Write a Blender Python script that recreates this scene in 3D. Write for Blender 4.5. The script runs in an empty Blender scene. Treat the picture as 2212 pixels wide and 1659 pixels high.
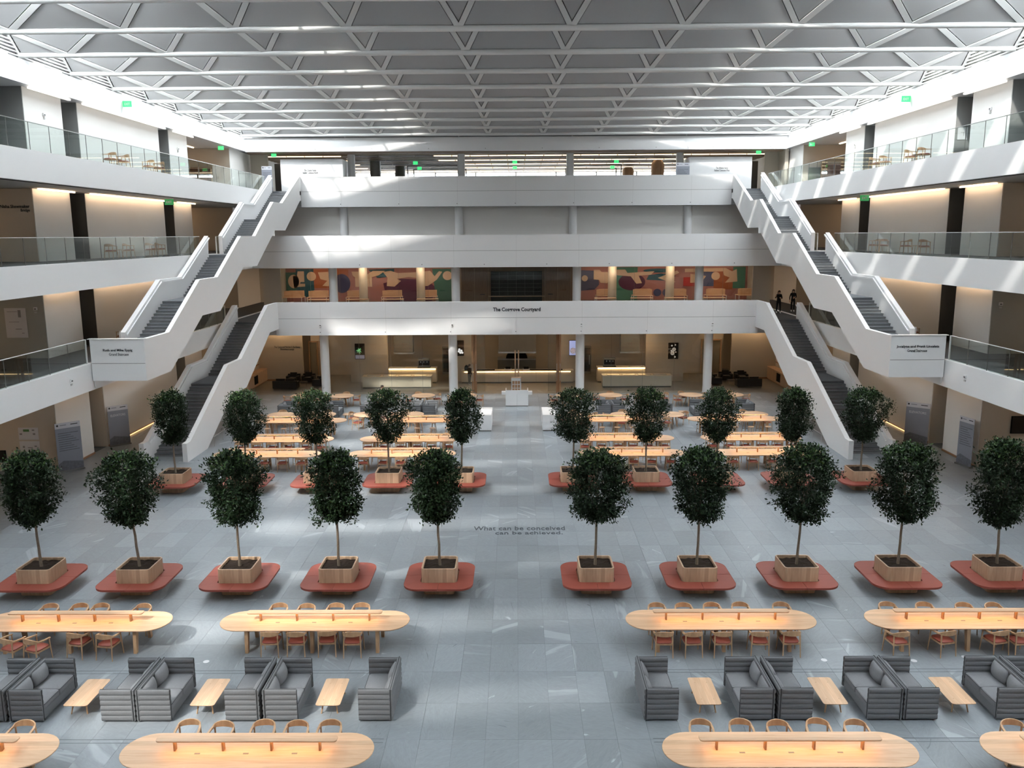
import bpy, bmesh, math, random
from mathutils import Matrix, Vector
random.seed(7)
SC = bpy.context.scene
COL = SC.collection
PI = math.pi

# ------------------------------------------------------------------ camera
EYE = (0.0, 0.0, 11.61)
cd = bpy.data.cameras.new('camera')
cd.sensor_fit = 'HORIZONTAL'; cd.sensor_width = 36.0
cd.lens = 36.0 * 1800.0 / 2212.0
cd.clip_start = 0.1; cd.clip_end = 400
cam = bpy.data.objects.new('camera', cd); COL.objects.link(cam)
_r = (0.99997302, 0.00492157, -0.00545323)
_d = (-0.00449988, -0.17635628, -0.98431612)
_f = (-0.00580609, 0.9843141, -0.17632937)
cam.matrix_world = Matrix(((_r[0], -_d[0], -_f[0], EYE[0]), (_r[1], -_d[1], -_f[1], EYE[1]),
                           (_r[2], -_d[2], -_f[2], EYE[2]), (0, 0, 0, 1)))
SC.camera = cam

# ------------------------------------------------------------------ daylight
wd = bpy.data.worlds.new('sky'); SC.world = wd; wd.use_nodes = True
bg = wd.node_tree.nodes['Background']
bg.inputs['Color'].default_value = (0.90, 0.95, 1.0, 1)
bg.inputs['Strength'].default_value = 18.5
sl = bpy.data.lights.new('sun', 'SUN'); sl.energy = 5.5; sl.angle = math.radians(2.5); sl.color = (1.0, 0.95, 0.88)
sun = bpy.data.objects.new('sun', sl); COL.objects.link(sun)
sun.rotation_euler = Vector((0.57, 0.80, -1.0)).to_track_quat('-Z', 'Y').to_euler()
sun.location = (-20, -20, 60)
vs = SC.view_settings
vs.view_transform = 'Standard'; vs.look = 'None'; vs.gamma = 1.0; vs.use_curve_mapping = False
vs.exposure = 0.22
SC.cycles.max_bounces = 10; SC.cycles.diffuse_bounces = 6; SC.cycles.glossy_bounces = 3
SC.cycles.transparent_max_bounces = 24; SC.cycles.transmission_bounces = 4
SC.cycles.sample_clamp_indirect = 8.0; SC.cycles.caustics_reflective = False; SC.cycles.caustics_refractive = False
SC.cycles.use_denoising = True

# ------------------------------------------------------------------ materials
def new_mat(name):
    m = bpy.data.materials.new(name); m.use_nodes = True
    return m, m.node_tree.nodes, m.node_tree.links, m.node_tree.nodes['Principled BSDF']
def N(nodes, t, **kw):
    n = nodes.new(t)
    for k, v in kw.items(): setattr(n, k, v)
    return n
def plain(name, col, rough=0.6, spec=0.4, var=0.06, scale=3.0, metal=0.0, bump=0.0, bscale=40.0):
    """paint, metal or cloth with a little uneven tone"""
    m, n, l, b = new_mat(name)
    b.inputs['Roughness'].default_value = rough; b.inputs['Specular IOR Level'].default_value = spec
    b.inputs['Metallic'].default_value = metal
    tc = N(n, 'ShaderNodeTexCoord'); nz = N(n, 'ShaderNodeTexNoise')
    nz.inputs['Scale'].default_value = scale; nz.inputs['Detail'].default_value = 3
    l.new(tc.outputs['Object'], nz.inputs['Vector'])
    mx = N(n, 'ShaderNodeMix', data_type='RGBA')
    mx.inputs['A'].default_value = (*[c * (1 - var) for c in col], 1)
    mx.inputs['B'].default_value = (*[min(1, c * (1 + var)) for c in col], 1)
    l.new(nz.outputs['Fac'], mx.inputs['Factor']); l.new(mx.outputs['Result'], b.inputs['Base Color'])
    if bump:
        n2 = N(n, 'ShaderNodeTexNoise'); n2.inputs['Scale'].default_value = bscale
        l.new(tc.outputs['Object'], n2.inputs['Vector'])
        bp = N(n, 'ShaderNodeBump'); bp.inputs['Strength'].default_value = bump; bp.inputs['Distance'].default_value = 0.01
        l.new(n2.outputs['Fac'], bp.inputs['Height']); l.new(bp.outputs['Normal'], b.inputs['Normal'])
    return m
def wood(name, c1, c2, stretch=(1.2, 14, 14), rough=0.45, plank=0.0, paxis=1):
    m, n, l, b = new_mat(name)
    b.inputs['Roughness'].default_value = rough; b.inputs['Specular IOR Level'].default_value = 0.35
    tc = N(n, 'ShaderNodeTexCoord'); mp = N(n, 'ShaderNodeMapping')
    mp.inputs['Scale'].default_value = stretch
    l.new(tc.outputs['Object'], mp.inputs['Vector'])
    nz = N(n, 'ShaderNodeTexNoise'); nz.inputs['Scale'].default_value = 1.6; nz.inputs['Detail'].default_value = 6
    nz.inputs['Distortion'].default_value = 0.6
    l.new(mp.outputs['Vector'], nz.inputs['Vector'])
    rp = N(n, 'ShaderNodeValToRGB')
    rp.color_ramp.elements[0].position = 0.3; rp.color_ramp.elements[0].color = (*c1, 1)
    rp.color_ramp.elements[1].position = 0.7; rp.color_ramp.elements[1].color = (*c2, 1)
    l.new(nz.outputs['Fac'], rp.inputs['Fac'])
    out = rp.outputs['Color']
    if plank:
        sp = N(n, 'ShaderNodeSeparateXYZ'); l.new(tc.outputs['Object'], sp.inputs['Vector'])
        dv = N(n, 'ShaderNodeMath', operation='DIVIDE'); dv.inputs[1].default_value = plank
        l.new(sp.outputs[paxis], dv.inputs[0])
        fl = N(n, 'ShaderNodeMath', operation='FLOOR'); l.new(dv.outputs[0], fl.inputs[0])
        wn = N(n, 'ShaderNodeTexWhiteNoise', noise_dimensions='1D'); l.new(fl.outputs[0], wn.inputs['W'])
        mr = N(n, 'ShaderNodeMapRange'); mr.inputs['To Min'].default_value = 0.84; mr.inputs['To Max'].default_value = 1.12
        l.new(wn.outputs['Value'], mr.inputs['Value'])
        mm = N(n, 'ShaderNodeMix', data_type='RGBA', blend_type='MULTIPLY'); mm.inputs['Factor'].default_value = 1
        l.new(out, mm.inputs['A']); l.new(mr.outputs['Result'], mm.inputs['B']); out = mm.outputs['Result']
    l.new(out, b.inputs['Base Color'])
    return m
def emit(name, col, strength, base=(0.8, 0.8, 0.8)):
    m, n, l, b = new_mat(name)
    b.inputs['Base Color'].default_value = (*base, 1)
    b.inputs['Emission Color'].default_value = (*col, 1); b.inputs['Emission Strength'].default_value = strength
    return m
def glass(name, tint=(0.86, 0.92, 0.90), gloss=0.08, rough=0.0):
    m, n, l, b = new_mat(name)
    n.remove(b)
    tr = N(n, 'ShaderNodeBsdfTransparent'); tr.inputs['Color'].default_value = (*tint, 1)
    gl = N(n, 'ShaderNodeBsdfGlossy'); gl.inputs['Roughness'].default_value = rough
    gl.inputs['Color'].default_value = (0.95, 1, 1, 1)
    lw = N(n, 'ShaderNodeLayerWeight'); lw.inputs['Blend'].default_value = 0.5
    pw = N(n, 'ShaderNodeMath', operation='POWER'); pw.inputs[1].default_value = 4.0; l.new(lw.outputs['Facing'], pw.inputs[0])
    ad = N(n, 'ShaderNodeMath', operation='MULTIPLY_ADD'); ad.inputs[1].default_value = 0.45; ad.inputs[2].default_value = gloss
    ad.use_clamp = True
    l.new(pw.outputs[0], ad.inputs[0])
    mx = N(n, 'ShaderNodeMixShader'); l.new(ad.outputs[0], mx.inputs['Fac'])
    l.new(tr.outputs[0], mx.inputs[1]); l.new(gl.outputs[0], mx.inputs[2])
    l.new(mx.outputs[0], n['Material Output'].inputs['Surface'])
    return m
TW, TL, TY0 = 0.77, 1.54, 20.78
def stone_floor(name, base, light, rough=0.38):
    """honed stone: tone, veins and vein direction change from tile to tile"""
    m, n, l, b = new_mat(name)
    b.inputs['Roughness'].default_value = rough; b.inputs['Specular IOR Level'].default_value = 0.4
    g = N(n, 'ShaderNodeNewGeometry')
    off = N(n, 'ShaderNodeVectorMath', operation='SUBTRACT'); off.inputs[1].default_value = (0, TY0, 0)
    l.new(g.outputs['Position'], off.inputs[0])
    dv = N(n, 'ShaderNodeVectorMath', operation='DIVIDE'); dv.inputs[1].default_value = (TW, TL, 50)
    l.new(off.outputs[0], dv.inputs[0])
    fl = N(n, 'ShaderNodeVectorMath', operation='FLOOR'); l.new(dv.outputs[0], fl.inputs[0])
    wn = N(n, 'ShaderNodeTexWhiteNoise', noise_dimensions='2D'); l.new(fl.outputs[0], wn.inputs['Vector'])
    sp = N(n, 'ShaderNodeSeparateColor'); l.new(wn.outputs['Color'], sp.inputs['Color'])
    # per tile offset and rotation of the vein field
    sc = N(n, 'ShaderNodeVectorMath', operation='SCALE'); sc.inputs['Scale'].default_value = 40
    l.new(wn.outputs['Color'], sc.inputs[0])
    ad = N(n, 'ShaderNodeVectorMath', operation='ADD'); l.new(g.outputs['Position'], ad.inputs[0]); l.new(sc.outputs[0], ad.inputs[1])
    rt = N(n, 'ShaderNodeVectorRotate', rotation_type='Z_AXIS')
    an = N(n, 'ShaderNodeMath', operation='MULTIPLY'); an.inputs[1].default_value = 3.14; l.new(sp.outputs['Green'], an.inputs[0])
    l.new(ad.outputs[0], rt.inputs['Vector']); l.new(an.outputs[0], rt.inputs['Angle'])
    def noise(vec, scale, detail, dist=0.0, stretch=None):
        if stretch:
            mp = N(n, 'ShaderNodeMapping'); mp.inputs['Scale'].default_value = stretch; l.new(vec, mp.inputs['Vector']); vec = mp.outputs[0]
        z = N(n, 'ShaderNodeTexNoise'); z.inputs['Scale'].default_value = scale; z.inputs['Detail'].default_value = detail
        z.inputs['Distortion'].default_value = dist; l.new(vec, z.inputs['Vector']); return z.outputs['Fac']
    def ramp(fac, p0, p1):
        r = N(n, 'ShaderNodeMapRange'); r.inputs['From Min'].default_value = p0; r.inputs['From Max'].default_value = p1
        l.new(fac, r.inputs['Value']); return r.outputs['Result']
    def mix(a, bb, fac):
        x = N(n, 'ShaderNodeMix', data_type='RGBA')
        for sck, v in (('A', a), ('B', bb)):
            if isinstance(v, tuple): x.inputs[sck].default_value = (*v, 1)
            else: l.new(v, x.inputs[sck])
        l.new(fac, x.inputs['Factor']); return x.outputs['Result']
    grain = noise(rt.outputs[0], 9.0, 8, 1.2, (0.5, 1.6, 1))
    c = mix(tuple(v * 0.80 for v in base), tuple(v * 1.18 for v in base), grain)
    tone = ramp(sp.outputs['Red'], 0.0, 1.0)
    c = mix(c, tuple(v * 1.25 for v in base), N(n, 'ShaderNodeMath', operation='MULTIPLY').outputs[0]) if False else c
    tm = N(n, 'ShaderNodeMath', operation='MULTIPLY_ADD'); tm.inputs[1].default_value = 0.22; tm.inputs[2].default_value = 0.90
    l.new(tone, tm.inputs[0])
    mu = N(n, 'ShaderNodeMix', data_type='RGBA', blend_type='MULTIPLY'); mu.inputs['Factor'].default_value = 1
    l.new(c, mu.inputs['A']); l.new(tm.outputs[0], mu.inputs['B']); c = mu.outputs['Result']
    # broad pale bands, only on some tiles
    band = ramp(noise(rt.outputs[0], 1.1, 2, 0.5, (0.35, 2.2, 1)), 0.60, 0.66)
    some = ramp(sp.outputs['Blue'], 0.70, 0.78)
    mb = N(n, 'ShaderNodeMath', operation='MULTIPLY'); l.new(band, mb.inputs[0]); l.new(some, mb.inputs[1])
    mb2 = N(n, 'ShaderNodeMath', operation='MULTIPLY'); mb2.inputs[1].default_value = 0.55; l.new(mb.outputs[0], mb2.inputs[0])
    c = mix(c, light, mb2.outputs[0])
    # thin white veins and dark flecks
    v = ramp(noise(rt.outputs[0], 1.6, 6, 1.0, (0.6, 2.5, 1)), 0.71, 0.76)
    c = mix(c, light, v)
    dk = ramp(noise(rt.outputs[0], 2.3, 7, 1.5, (0.5, 3.0, 1)), 0.70, 0.74)
    dm = N(n, 'ShaderNodeMath', operation='MULTIPLY'); dm.inputs[1].default_value = 0.7; l.new(dk, dm.inputs[0])
    c = mix(c, tuple(x * 0.5 for x in base), dm.outputs[0])
    l.new(c, b.inputs['Base Color'])
    return m

M = {}
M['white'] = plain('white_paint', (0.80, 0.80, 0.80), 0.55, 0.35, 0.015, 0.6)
M['white_gloss'] = plain('white_lacquer', (0.82, 0.82, 0.82), 0.28, 0.5, 0.01, 0.6)
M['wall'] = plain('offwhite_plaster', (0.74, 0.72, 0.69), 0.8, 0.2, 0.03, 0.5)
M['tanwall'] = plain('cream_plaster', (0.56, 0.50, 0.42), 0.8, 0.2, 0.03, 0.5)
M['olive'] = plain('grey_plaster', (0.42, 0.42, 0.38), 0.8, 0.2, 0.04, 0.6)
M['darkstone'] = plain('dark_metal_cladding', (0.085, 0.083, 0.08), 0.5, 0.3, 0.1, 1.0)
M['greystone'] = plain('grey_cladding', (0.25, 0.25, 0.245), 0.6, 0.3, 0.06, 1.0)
M['carpet'] = plain('dark_carpet', (0.085, 0.088, 0.092), 0.95, 0.1, 0.15, 25)
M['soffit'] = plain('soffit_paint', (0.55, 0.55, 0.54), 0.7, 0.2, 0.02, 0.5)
M['panel'] = plain('truss_panel_fabric', (0.48, 0.48, 0.48), 0.8, 0.15, 0.03, 0.4)
M['truss'] = plain('truss_paint', (0.80, 0.80, 0.78), 0.4, 0.4, 0.01, 0.5)
M['black'] = plain('black_gap', (0.012, 0.012, 0.012), 0.9, 0.1, 0.1, 3)
M['seam'] = plain('panel_seam', (0.28, 0.28, 0.28), 0.9, 0.1, 0.05, 3)
M['floor'] = stone_floor('grey_veined_stone', (0.235, 0.258, 0.276), (0.42, 0.45, 0.48))
M['joint'] = plain('floor_joint', (0.15, 0.165, 0.175), 0.8, 0.2, 0.1, 3)
M['cafefloor'] = stone_floor('brown_grey_stone', (0.22, 0.20, 0.17), (0.34, 0.32, 0.29))
M['step'] = plain('step_stone', (0.27, 0.275, 0.28), 0.6, 0.3, 0.15, 6)
M['nosing'] = plain('step_tread_dark', (0.13, 0.135, 0.145), 0.6, 0.3, 0.1, 6)
M['glass'] = glass('clear_glass', (0.90, 0.94, 0.93), 0.03)
M['cafeglass'] = glass('shopfront_glass', (0.92, 0.93, 0.92), 0.03)
M['skyglass'] = glass('skylight_glass', (0.92, 0.94, 0.94), 0.04, 0.2)
M['steel'] = plain('brushed_steel', (0.55, 0.56, 0.56), 0.3, 0.5, 0.04, 8, metal=0.9)
M['rail'] = plain('painted_rail', (0.72, 0.74, 0.73), 0.4, 0.5, 0.02, 4)
M['greypanel'] = plain('grey_metal_panel', (0.16, 0.16, 0.15), 0.5, 0.4, 0.12, 2)
M['oak'] = wood('oak_top', (0.60, 0.37, 0.22), (0.70, 0.47, 0.30), (0.8, 9, 9), 0.42, 0.16, 1)
M['oak2'] = wood('oak_chair', (0.44, 0.27, 0.15), (0.56, 0.36, 0.21), (6, 6, 2), 0.45)
M['oakbox'] = wood('oak_planter', (0.46, 0.30, 0.19), (0.56, 0.39, 0.26), (10, 10, 1.0), 0.5, 0.13, 0)
M['walnut'] = wood('brown_wood', (0.27, 0.14, 0.07), (0.34, 0.19, 0.10), (8, 8, 1), 0.5)
M['cream'] = plain('cream_counter', (0.66, 0.58, 0.46), 0.45, 0.4, 0.02, 1)
M['red'] = plain('rust_red_leather', (0.27, 0.062, 0.042), 0.55, 0.35, 0.08, 5, bump=0.1, bscale=60)
M['seat'] = plain('red_brown_leather', (0.27, 0.062, 0.04), 0.5, 0.4, 0.08, 5)
M['sofa'] = plain('grey_wool', (0.175, 0.180, 0.188), 0.95, 0.15, 0.10, 30, bump=0.35, bscale=220)
M['sofaseat'] = plain('grey_wool_seat', (0.205, 0.208, 0.218), 0.95, 0.15, 0.10, 30, bump=0.35, bscale=220)
M['piping'] = plain('dark_piping', (0.055, 0.057, 0.06), 0.9, 0.15, 0.05, 10)
M['leather'] = plain('black_leather', (0.012, 0.012, 0.013), 0.45, 0.4, 0.1, 6)
M['soil'] = plain('dark_soil', (0.030, 0.021, 0.016), 0.95, 0.1, 0.5, 30, bump=1.0, bscale=40)
M['bark'] = plain('grey_bark', (0.21, 0.165, 0.125), 0.9, 0.1, 0.3, 18, bump=0.5, bscale=30)
M['ink'] = plain('dark_lettering', (0.03, 0.034, 0.04), 0.6, 0.3, 0.05, 3)
M['floorink'] = plain('engraved_lettering', (0.075, 0.085, 0.095), 0.7, 0.2, 0.1, 5)
M['paper'] = plain('white_print', (0.66, 0.66, 0.68), 0.6, 0.3, 0.03, 2)
M['banner'] = plain('banner_blue_grey', (0.27, 0.285, 0.33), 0.5, 0.3, 0.06, 1.2)
M['bannertop'] = plain('banner_white', (0.62, 0.62, 0.66), 0.5, 0.3, 0.02, 1.2)
M['bannerpic'] = plain('banner_building_print', (0.15, 0.155, 0.18), 0.5, 0.3, 0.45, 7)
M['exit'] = emit('green_exit_sign', (0.05, 0.75, 0.22), 1.2, (0.05, 0.4, 0.1))
M['exitdim'] = emit('green_exit_sign_dim', (0.03, 0.45, 0.14), 0.35, (0.03, 0.25, 0.07))
M['led'] = emit('warm_led', (1.0, 0.74, 0.45), 22.0)
M['ledcove'] = emit('warm_cove_led', (1.0, 0.68, 0.42), 10.0)
M['led4'] = emit('warm_led_top_floor', (1.0, 0.76, 0.48), 3.0)
M['ledcafe'] = emit('warm_led_cafe', (1.0, 0.66, 0.36), 22.0)
M['ledlib'] = emit('warm_led_library', (1.0, 0.74, 0.5), 60.0)
M['ledcounter'] = emit('warm_led_counter', (1.0, 0.66, 0.30), 22.0)
M['ledskirt'] = emit('warm_led_skirting', (1.0, 0.6, 0.25), 1.6)
M['slats'] = plain('timber_ceiling', (0.40, 0.31, 0.23), 0.7, 0.2, 0.1, 2)
M['tube'] = emit('white_tube', (1.0, 0.93, 0.84), 1.6)
M['skin'] = plain('skin', (0.50, 0.31, 0.23), 0.5, 0.4, 0.05, 10)
M['hair'] = plain('dark_hair', (0.03, 0.02, 0.015), 0.6, 0.3, 0.2, 20)
M['cloth'] = plain('black_clothes', (0.016, 0.017, 0.02), 0.9, 0.1, 0.1, 20)
M['cloth2'] = plain('grey_trousers', (0.20, 0.20, 0.20), 0.9, 0.1, 0.1, 20)
M['shoe'] = plain('white_shoes', (0.6, 0.6, 0.6), 0.6, 0.3, 0.05, 8)
def leafmat(name, a, b2):
    m, n, l, b = new_mat(name)
    b.inputs['Roughness'].default_value = 0.5; b.inputs['Specular IOR Level'].default_value = 0.22
    g = N(n, 'ShaderNodeNewGeometry')
    mx = N(n, 'ShaderNodeMix', data_type='RGBA'); mx.inputs['A'].default_value = (*a, 1); mx.inputs['B'].default_value = (*b2, 1)
    l.new(g.outputs['Random Per Island'], mx.inputs['Factor']); l.new(mx.outputs['Result'], b.inputs['Base Color'])
    return m
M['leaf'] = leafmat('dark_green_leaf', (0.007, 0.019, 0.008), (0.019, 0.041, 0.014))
M['leaf2'] = leafmat('pale_green_leaf', (0.035, 0.08, 0.022), (0.08, 0.14, 0.045))

# ------------------------------------------------------------------ mesh helpers
class MB:
    def __init__(s): s.v, s.f, s.m = [], [], []
    def add(s, vs_, fs, mi=0):
        o = len(s.v); s.v += [tuple(p) for p in vs_]
        s.f += [tuple(o + i for i in f) for f in fs]; s.m += [mi] * len(fs); return s
    def box(s, x0, x1, y0, y1, z0, z1, mi=0):
        if x0 > x1: x0, x1 = x1, x0
        if y0 > y1: y0, y1 = y1, y0
        return s.add([(x0, y0, z0), (x1, y0, z0), (x1, y1, z0), (x0, y1, z0), (x0, y0, z1), (x1, y0, z1), (x1, y1, z1), (x0, y1, z1)],
              [(0, 3, 2, 1), (4, 5, 6, 7), (0, 1, 5, 4), (1, 2, 6, 5), (2, 3, 7, 6), (3, 0, 4, 7)], mi)
    def prism(s, pts, axis, a, b, mi=0):
        n = len(pts)
        def P(p, t): return (t, p[0], p[1]) if axis == 'x' else (p[0], t, p[1]) if axis == 'y' else (p[0], p[1], t)
        vs_ = [P(p, a) for p in pts] + [P(p, b) for p in pts]
        fs = [tuple(range(n))[::-1], tuple(range(n, 2 * n))] + [(i, (i + 1) % n, n + (i + 1) % n, n + i) for i in range(n)]
        return s.add(vs_, fs, mi)
    def tube(s, p0, p1, r0, r1=None, n=8, mi=0, caps=True):
        r1 = r0 if r1 is None else r1
        p0, p1 = Vector(p0), Vector(p1); d = (p1 - p0).normalized()
        a = d.orthogonal().normalized(); b = d.cross(a)
        vs_ = []
        for p, r in ((p0, r0), (p1, r1)):
            for i in range(n):
                t = 2 * PI * i / n; vs_.append(p + (a * math.cos(t) + b * math.sin(t)) * r)
        fs = [(i, (i + 1) % n, n + (i + 1) % n, n + i) for i in range(n)]
        if caps: fs += [tuple(range(n))[::-1], tuple(range(n, 2 * n))]
        return s.add(vs_, fs, mi)
    def sweep(s, pts, radii, n=6, mi=0):
        """a tube along a bent line"""
        vs_ = []; pts = [Vector(p) for p in pts]; prev = None
        for k, p in enumerate(pts):
            d = (pts[min(k + 1, len(pts) - 1)] - pts[max(k - 1, 0)]).normalized()
            a = d.orthogonal().normalized() if prev is None else (prev - d * prev.dot(d)).normalized()
            prev = a; b = d.cross(a)
            for i in range(n):
                t = 2 * PI * i / n; vs_.append(p + (a * math.cos(t) + b * math.sin(t)) * radii[k])
        fs = [(k * n + i, k * n + (i + 1) % n, (k + 1) * n + (i + 1) % n, (k + 1) * n + i) for k in range(len(pts) - 1) for i in range(n)]
        fs += [tuple(range(n))[::-1], tuple(range((len(pts) - 1) * n, len(pts) * n))]
        return s.add(vs_, fs, mi)
    def lathe(s, prof, n=24, cx=0, cy=0, mi=0):
        vs_ = [(cx + r * math.cos(2 * PI * i / n), cy + r * math.sin(2 * PI * i / n), z) for r, z in prof for i in range(n)]
        fs = [(k * n + i, k * n + (i + 1) % n, (k + 1) * n + (i + 1) % n, (k + 1) * n + i) for k in range(len(prof) - 1) for i in range(n)]
        fs += [tuple(range(n))[::-1], tuple(range((len(prof) - 1) * n, len(prof) * n))]
        return s.add(vs_, fs, mi)
    def stack(s, outlines, mi=0, caps=True):
        """loft between outlines (lists of 3D points of one length)"""
        n = len(outlines[0]); vs_ = [p for o in outlines for p in o]
        fs = [(k * n + i, k * n + (i + 1) % n, (k + 1) * n + (i + 1) % n, (k + 1) * n + i) for k in range(len(outlines) - 1) for i in range(n)]
        if caps: fs += [tuple(range(n))[::-1], tuple(range((len(outlines) - 1) * n, len(outlines) * n))]
        return s.add(vs_, fs, mi)
    def mesh(s, name, mats, smooth=None):
        me = bpy.data.meshes.new(name); me.from_pydata(s.v, [], s.f)
        for m in (mats if isinstance(mats, (list, tuple)) else [mats]): me.materials.append(M[m] if isinstance(m, str) else m)
        if any(s.m): me.polygons.foreach_set('material_index', s.m)
        bm = bmesh.new(); bm.from_mesh(me); bmesh.ops.recalc_face_normals(bm, faces=bm.faces); bm.to_mesh(me); bm.free()
        if smooth is not None:
            me.polygons.foreach_set('use_smooth', [True] * len(me.polygons)); me.set_sharp_from_angle(angle=smooth)
        me.update(); return me
    def build(s, name, mats, parent=None, smooth=None, loc=None, rz=0):
        return ob(name, s.mesh(name, mats, smooth), parent, loc, rz)
def ob(name, data, parent=None, loc=None, rz=0):
    o = bpy.data.objects.new(name, data); COL.objects.link(o)
    if parent is not None: o.parent = parent
    if loc is not None: o.location = loc
    if rz: o.rotation_euler = (0, 0, rz)
    return o
def tag(o, label=None, cat=None, group=None, kind=None):
    if label: o['label'] = label
    if cat: o['category'] = cat
    if group: o['group'] = group
    if kind: o['kind'] = kind
    return o
def thing(name, label, cat, loc=(0, 0, 0), rz=0, group=None):
    o = ob(name, None, None, loc, rz); o.empty_display_size = 0.2
    return tag(o, label, cat, group)
def place(kit, name, label, cat, loc, rz=0, group=None):
    """put down one individual of a kind: kit = [(part name, mesh, index of parent part or None)]"""
    r = thing(name, label, cat, loc, rz, group); made = []
    for pn, me, up in kit:
        made.append(ob(pn, me, r if up is None else made[up]))
    return r
def rrect(w, d, r, seg=5, cx=0, cy=0):
    pts = []
    for sx, sy, a0 in ((1, 1, 0), (-1, 1, PI / 2), (-1, -1, PI), (1, -1, 1.5 * PI)):
        for i in range(seg + 1):
            a = a0 + PI / 2 * i / seg
            pts.append((cx + sx * (w / 2 - r) + r * math.cos(a), cy + sy * (d / 2 - r) + r * math.sin(a)))
    return pts
def zs(pts, z): return [(p[0], p[1], z) for p in pts]
_tc = {}
def text_mesh(txt, width=None, height=None, bold=0.0, align='CENTER', mat='ink', depth=0.004):
    """flat lettering in the XY plane, cap height / width fitted"""
    cu = bpy.data.curves.new('lettering', 'FONT'); cu.body = txt; cu.align_x = align; cu.size = 1.0; cu.offset = bold; cu.extrude = depth
    cu.resolution_u = 2; cu.space_line = 0.85
    o = bpy.data.objects.new('lettering_tmp', cu); COL.objects.link(o)
    dg = bpy.context.evaluated_depsgraph_get(); me = bpy.data.meshes.new_from_object(o.evaluated_get(dg))
    bpy.data.objects.remove(o); bpy.data.curves.remove(cu)
    xs = [v.co.x for v in me.vertices]; ys = [v.co.y for v in me.vertices]
    w, h = max(xs) - min(xs), max(ys) - min(ys); cx, cy = (max(xs) + min(xs)) / 2, (max(ys) + min(ys)) / 2
    sx = width / w if width else height / h; sy = height / h if height else sx
    for v in me.vertices: v.co = ((v.co.x - cx) * sx, (v.co.y - cy) * sy, v.co.z)
    me.materials.clear(); me.materials.append(M[mat]); return me
def lettering(txt, parent, loc, facing, width=None, height=None, bold=0.0, mat='ink'):
    """facing: '-y' reads from the camera side, 'up' lies on the floor"""
    me = text_mesh(txt, width, height, bold, mat=mat)
    o = ob('lettering', me, parent, loc)
    if facing == '-y': o.rotation_euler = (PI / 2, 0, 0)
    elif facing == '+x': o.rotation_euler = (PI / 2, 0, PI / 2)
    elif facing == '-x': o.rotation_euler = (PI / 2, 0, -PI / 2)
    return o
# ------------------------------------------------------------------ floor
LV = [0.0, 5.75, 10.45, 15.15]                       # walking levels
CE = [4.5, 9.2, 13.9, 18.55]                         # ceilings below the next level
floor = MB().box(-31, 31, -6, 100, -0.3, -0.02).build('floor', 'joint'); tag(floor, kind='structure')
g = 0.0022
tile_me = MB().box(g, TW - g, g, TL - g, -0.02, 0).mesh('floor_tile', 'floor')
rest = MB(); near = []
for j in range(-17, 27):
    y = TY0 + j * TL
    if y + TL > 61.4: continue
    for i in range(-30, 30):
        x = i * TW
        vis = y > 15.2 and abs(x + TW / 2) < 0.62 * (y * 0.984 + 2.0) + 0.6
        near.append((0 if vis else 1, y, abs(x), x))
near.sort()
for q, (a, y, _, x) in enumerate(near):
    if q < 300: ob('floor_tile', tile_me, floor, (x, y, 0))
    else: rest.box(x + g, x + TW - g, y + g, y + TL - g, -0.02, 0)
tag(rest.build('floor_tiles', 'floor', floor), kind='stuff')
tag(MB().box(-28, 28, 60.82, 100, -0.02, 0.001).build('cafe_floor', 'cafefloor', floor), kind='structure')
for sy in (20.71, 20.86, 17.59, 17.73):
    for sx in (-1, 1):
        MB().box(sx * 3.15, sx * 19.5, sy - 0.012, sy + 0.012, 0, 0.002).build('floor_channel', 'joint', floor)
disc = MB().lathe([(0.085, 0.0005), (0.085, 0.004), (0.06, 0.005)], 16).mesh('floor_outlet', 'paper')
for x, y in ((6.1, 21.25), (8.45, 21.35), (9.3, 21.3), (10.9, 21.3), (-9.3, 21.35), (-8.65, 21.35), (12.4, 21.5)):
    ob('floor_outlet', disc, floor, (x, y, 0))
MB().box(-10.3, -10.05, 19.25, 19.5, 0, 0.004).build('floor_paper', 'paper', floor)
lettering('What can be conceived', floor, (0.07, 31.93, 0.004), 'up', 3.66, 0.44, 0.004, 'floorink')
lettering('can be achieved.', floor, (0.45, 31.40, 0.004), 'up', 2.66, 0.34, 0.004, 'floorink')

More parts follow.
